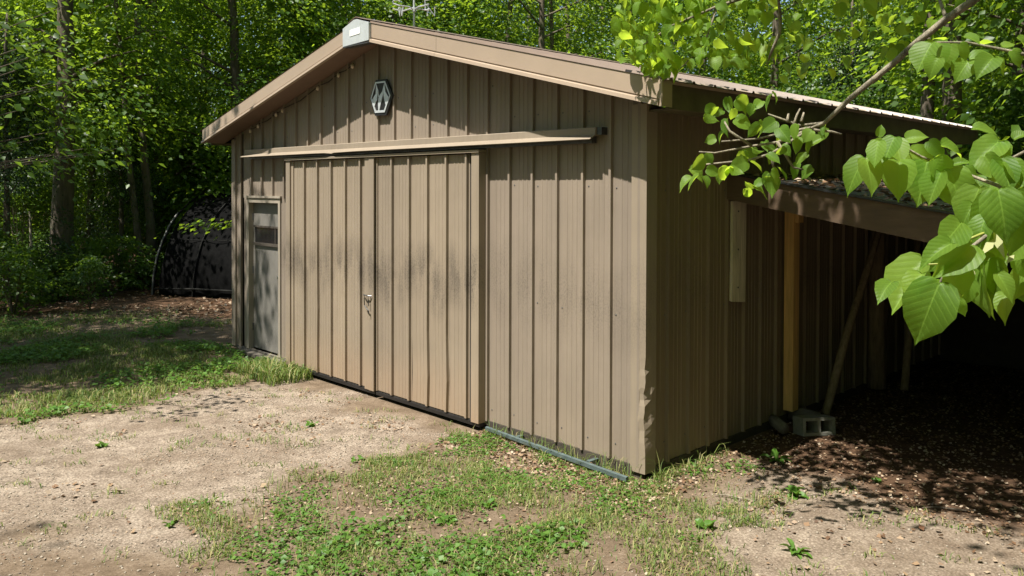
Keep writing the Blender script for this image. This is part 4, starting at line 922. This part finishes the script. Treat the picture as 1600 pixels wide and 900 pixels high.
dn = fbm(x * 1.9 + 3, y * 1.9, 4); k = zone(x, y, Z_FRONT, .75) & not_building(x, y, .03) & (r.random(len(x)) < np.clip((dn - .40) * 3.2, .03, .85)); x, y = x[k], y[k]
gl.append(blades(r, x, y, .02 + .055 * r.random(len(x)) ** 1.6 * (.5 + fbm(x * 3, y * 3)), .0032, .9))
r, x, y = scatter(190000, -10.5, -2.4, 7.4, 15.6, 2)
dn = fbm(x * 1.1 + 8, y * 1.1, 4); k = zone(x, y, Z_BACK, .8) & not_building(x, y, .03) & (r.random(len(x)) < np.clip((dn - .36) * 3.4, .03, 1) * np.clip((15.5 - y) / 4, .1, 1)); x, y = x[k], y[k]
gl.append(blades(r, x, y, (.03 + .07 * r.random(len(x)) ** 1.5) * (.5 + fbm(x * 2, y * 2)), .005, .9))
r, x, y = scatter(9000, -2.6, 2.3, 3.6, 8.2, 21)
k = zone(x, y, Z_FRONT, .35) & not_building(x, y, .04) & (r.random(len(x)) < np.clip((fbm(x * 2.6 + 60, y * 2.6 + 3, 3) - .5) * 5, 0, 1)); x, y = x[k], y[k]
gl.append(blades(r, x, y, .06 + .08 * r.random(len(x)), .0026, .8))
# sparse tufts over gravel and the right-hand dirt
r = np.random.default_rng(3); tx = r.uniform(-6, 4, 420); ty = r.uniform(4.2, 9.5, 420); lx, ly = to_local(tx, ty); k = not_building(tx, ty, .1) & ~((lx > 0) & (ly > 1.0)); tx, ty = tx[k], ty[k]
x = np.repeat(tx, 16) + r.normal(0, .07, len(tx) * 16); y = np.repeat(ty, 16) + r.normal(0, .04, len(tx) * 16); gl.append(blades(r, x, y, .02 + .05 * r.random(len(x)), .0035, .9))
# longer grass against the wall foot
q = r.uniform(-1.8, .0, 500); e = r.uniform(-.16, -.04, 500); v = np.array([LW(a, b_)[:2] for a, b_ in zip(q, e)]); gl.append(blades(r, v[:, 0], v[:, 1], (.03 + .19 * r.random(500) ** 2.5), .0028, .7))
q = r.uniform(.05, .18, 420); e = r.uniform(.0, 1.1, 420); v = np.array([LW(a, b_)[:2] for a, b_ in zip(q, e)]); gl.append(blades(r, v[:, 0], v[:, 1], (.04 + .26 * r.random(420) ** 2.2) * (1 - .5 * e) * np.clip(fbm(q * 30 + 3, e * 5, 2) * 2 - .3, .2, 1.2), .003, .9))
q = r.uniform(-5.9, -4.9, 900); e = r.uniform(-.7, -.12, 900); v = np.array([LW(a, b_)[:2] for a, b_ in zip(q, e)]); gl.append(blades(r, v[:, 0], v[:, 1], r.uniform(.08, .26, 900), .006, .7))
V, Ft = merge(gl); tag(link('grass', mesh_np('grass', V, Ft, M_GRASS)), kind='stuff')
# clover and low broad leaves
def flat_leaves(r, x, y, size, lift, tilt=.35):
    k = len(x); a = r.uniform(0, 6.283, k); Pp = np.stack([x, y, ground_z(x, y) + lift], 1); Dd = np.stack([np.cos(a), np.sin(a), r.normal(.1, .25, k)], 1)
    Nn = np.stack([r.normal(0, tilt, k), r.normal(0, tilt, k), np.ones(k)], 1); return leaves(Pp, Dd, Nn, size, .42, .08)
cl = []
r, x, y = scatter(60000, -2.8, 2.4, 3.4, 8.0, 4); cx_ = fbm(x * 1.3 + 40, y * 1.3 + 7, 3)
k = zone(x, y, Z_FRONT, .8) & not_building(x, y, .05) & (r.random(len(x)) < np.clip((cx_ - .56) * 5 + .35 * (y < 5.4) * (x < .2), 0, .8)); x, y = x[k], y[k]
cl.append(flat_leaves(r, x, y, .014 + .022 * r.random(len(x)), .008 + .03 * r.random(len(x))))
r, x, y = scatter(110000, -10.5, -2.6, 7.4, 15, 5); cx_ = fbm(x * .9 + 40, y * .9 + 7, 3)
k = zone(x, y, Z_BACK, .8) & not_building(x, y, .05) & (r.random(len(x)) < np.clip((cx_ - .40) * 4, 0, 1) * np.clip((15 - y) / 3, 0, 1)); x, y = x[k], y[k]
cl.append(flat_leaves(r, x, y, .025 + .04 * r.random(len(x)), .02 + .06 * r.random(len(x))))
r, x, y = scatter(5200, -1.7, .5, 3.6, 5.75, 24); k = zone(x, y, Z_FRONT, .35) & (r.random(len(x)) < np.clip((fbm(x * 2.2 + 14, y * 2.2 + 70, 3) - .44) * 5, 0, 1)); x, y = x[k], y[k]
cl.append(flat_leaves(r, x, y, .022 + .032 * r.random(len(x)), .012 + .04 * r.random(len(x)), .5))
V, Ft = merge(cl); tag(link('clover', mesh_np('clover', V, Ft, M_CLOVER)), kind='stuff')
# fallen leaves
dl_ = []
def drop(n, f, seed, box, size=.05):
    r, x, y = scatter(n, *box, seed); k = not_building(x, y, .02) & f(r, x, y); x, y = x[k], y[k]
    dl_.append(flat_leaves(r, x, y, size * (.5 + .9 * r.random(len(x))), .004 + .012 * r.random(len(x)), .45))
def loc(x, y): return to_local(x, y)
drop(16000, lambda r, x, y: zone(x, y, Z_FRONT, .4) & (r.random(len(x)) < np.clip((fbm(x * 2 + 90, y * 2, 3) - .36) * 3, .12, 1)), 6, (-2.6, 2.4, 3.4, 8.2), .024)
drop(14000, lambda r, x, y: (lambda a, b_: (a > -1.9) & (a < .4) & (b_ > -.75) & (b_ < .8) & (r.random(len(x)) < np.exp(-np.abs(b_ + .1) * 2.2)))(*loc(x, y)), 7, (-.8, 2.4, 5.5, 8.3), .034)
drop(42000, lambda r, x, y: (lambda a, b_: (a > .02) & (b_ > .7) & (b_ < 6.6) & (a < 5))(*loc(x, y)), 8, (1.3, 9, 4.4, 13), .027)
drop(3000, lambda r, x, y: (lambda a, b_: (a > .3) & (b_ < .9) & (r.random(len(x)) < .35))(*loc(x, y)), 9, (1.3, 6, 4, 8), .04)
drop(7000, lambda r, x, y: zone(x, y, Z_GRAVEL, .3) & (r.random(len(x)) < np.clip((fbm(x * 1.6 + 33, y * 1.6 + 2, 3) - .56) * 6, .01, 1)), 10, (-7, 0, 3.6, 10), .04)
drop(34000, lambda r, x, y: (y > 12 + 3 * fbm(x, y)) & (r.random(len(x)) < np.clip((fbm(x * .9 + 4, y * .9, 3) - .3) * 2.2, .1, .8)), 11, (-16, 0, 11.5, 24), .06)
drop(12000, lambda r, x, y: zone(x, y, Z_GRAVEL, .4) & (r.random(len(x)) < np.clip((fbm(x * 1.1 + 63, y * 1.1 + 21, 3) - .4) * 2.5, .05, .8)), 15, (-7, 0, 3.6, 10), .014)
drop(9000, lambda r, x, y: (lambda a, b_: (a > -3.9) & (a < -2.2) & (b_ > -1.7) & (b_ < -.5) & (r.random(len(x)) < np.clip((fbm(x * 2.1, y * 2.1 + 9, 3) - .5) * 4, 0, .7)))(*loc(x, y)), 16, (-4, 0, 6, 10), .03)
# litter on the lean-to roof
r = np.random.default_rng(13); k = 2600; a = r.uniform(.05, 3.6, k); b_ = 1.26 + r.random(k) ** 1.2 * 5.3; pts = np.array([tuple(LW(u, v_, ft(u) + .022)) for u, v_ in zip(a, b_)])
ang = r.uniform(0, 6.28, k); dl_.append(leaves(pts, np.stack([np.cos(ang), np.sin(ang), r.normal(0, .2, k)], 1), np.stack([r.normal(0, .4, k), r.normal(0, .4, k), np.ones(k)], 1), .03 + .05 * r.random(k), .42, .1))
V, Ft = merge(dl_); tag(link('fallen_leaves', mesh_np('fallen_leaves', V, Ft, M_DRY)), kind='stuff')
# gravel
r, x, y = scatter(36000, -7, 4.2, 3.6, 10, 14); lx, ly = to_local(x, y)
k = not_building(x, y, .02) & ((zone(x, y, Z_GRAVEL, .4) & (fbm(x * 1.2, y * 1.2 + 77, 3) > .42)) | ((lx > .5) & (ly < 1.2) & (r.random(len(x)) < .5))); x, y = x[k], y[k]
k = len(x); s_ = (.003 + .011 * r.random(k) ** 3)[:, None, None]; O8 = np.array([[1, 0, 0], [-1, 0, 0], [0, 1, 0], [0, -1, 0], [0, 0, .7], [0, 0, -.7]], float)
V = np.stack([x, y, ground_z(x, y) + .002], 1)[:, None] + O8[None] * s_ * (.6 + .8 * r.random((k, 6, 1)))
Fo = np.array([[0, 2, 4], [2, 1, 4], [1, 3, 4], [3, 0, 4], [2, 0, 5], [1, 2, 5], [3, 1, 5], [0, 3, 5]])
tag(link('gravel', mesh_np('gravel', V.reshape(-1, 3), (np.arange(k)[:, None, None] * 6 + Fo[None]).reshape(-1, 3), M_PEBBLE)), kind='stuff')

# single broadleaf weeds one can point at
def weed_leaf(seed):
    rr = random.Random(seed); vs, fs = [], []
    for i, (y, hw) in enumerate([(0, .03), (.25, .10), (.5, .17), (.75, .15), (.92, .07), (1, .005)]):
        for c in (-1, 0, 1): vs.append((hw * c * (1 + .15 * rr.uniform(-1, 1)), y, .12 * abs(c) * hw / .17 + .75 * y - .72 * y * y))
    for i in range(5):
        for j in range(2): fs.append((i * 3 + j, i * 3 + j + 1, i * 3 + j + 4, i * 3 + j + 3))
    me = bpy.data.meshes.new('leaf'); me.from_pydata(vs, [], fs); me.materials.append(M_CLOVER); return me
WL = [weed_leaf(i) for i in range(3)]
weeds = [(688, 770, .12, 'dandelion rosette left of centre in the foreground grass'), (855, 838, .14, 'pale leaved weed lowest in the middle foreground'), (905, 850, .13, 'weed with long leaf right of the pale leaved one'), (700, 815, .14, 'dark green weed below the foreground rosette'), (620, 720, .13, 'small upright weed near the wall end of the gravel'),
         (760, 790, .13, 'small weed in thin grass at middle foreground'), (487, 662, .12, 'lone green tuft weed on the bare gravel before the doors'), (160, 697, .11, 'tiny weed on open gravel at left'), (560, 715, .13, 'weed at the gravel edge under the right door'), (1245, 768, .16, 'yellow green weed in the leafy shade at right'), (1215, 712, .22, 'taller seedling at the shade edge before the lean-to'), (1100, 820, .13, 'weed on thin dirt right of the grass'), (1245, 860, .15, 'weed among dirt at lower right'), (1370, 745, .12, 'seedling in the dappled patch at right'), (500, 830, .14, 'clumped weed at lower left of the grass'), (430, 805, .13, 'weed at the left tip of the grass patch'), (265, 820, .12, 'small weed on gravel at lower left')]
for i, (px, py, s_, lab) in enumerate(weeds):
    d_ = CAM_H * F_PX / (py - 292); p = P(px, py, d_); t = thing('weed', lab, 'weed', (p.x, p.y, float(ground_z(p.x, p.y))), i)
    wr = random.Random(i)
    nl = wr.randint(7, 18); fat = wr.uniform(1.0, 2.3); s_ *= .58
    for j in range(nl):
        o = link('leaf', wr.choice(WL), t); o.rotation_euler = (wr.uniform(-.25, .9), wr.uniform(-.5, .5), j * 6.28 / nl + wr.uniform(-.6, .6)); q = s_ * wr.uniform(.35, 1.15); o.scale = (q * fat, q, q * wr.uniform(.6, 1.2))
        o.location = (wr.gauss(0, .018), wr.gauss(0, .018), 0)
for px, py, ln, a, lab in [(612, 818, .32, .6, 'dark thin fallen stick in the grass at lower centre'), (1150, 770, .3, 2.6, 'grey fallen stick on the dirt right of the shed corner'), (905, 830, .22, 1.2, 'short pale fallen stick in the middle foreground'), (1480, 790, .35, 2.9, 'thin fallen stick in the leaf litter at lower right')]:
    d_ = CAM_H * F_PX / (py - 292); p = P(px, py, d_); t = thing('fallen_stick', lab, 'stick', (p.x, p.y, float(ground_z(p.x, p.y)) + .01), a)
    MB().tube([(-ln / 2, 0, 0), (-.05, .02, .012), (.08, .0, .008), (ln / 2, .03, .004)], [.008, .007, .006, .003], 6).build('bark', M_TWIG if 'pale' in lab or 'grey' in lab else M_BARK, t)
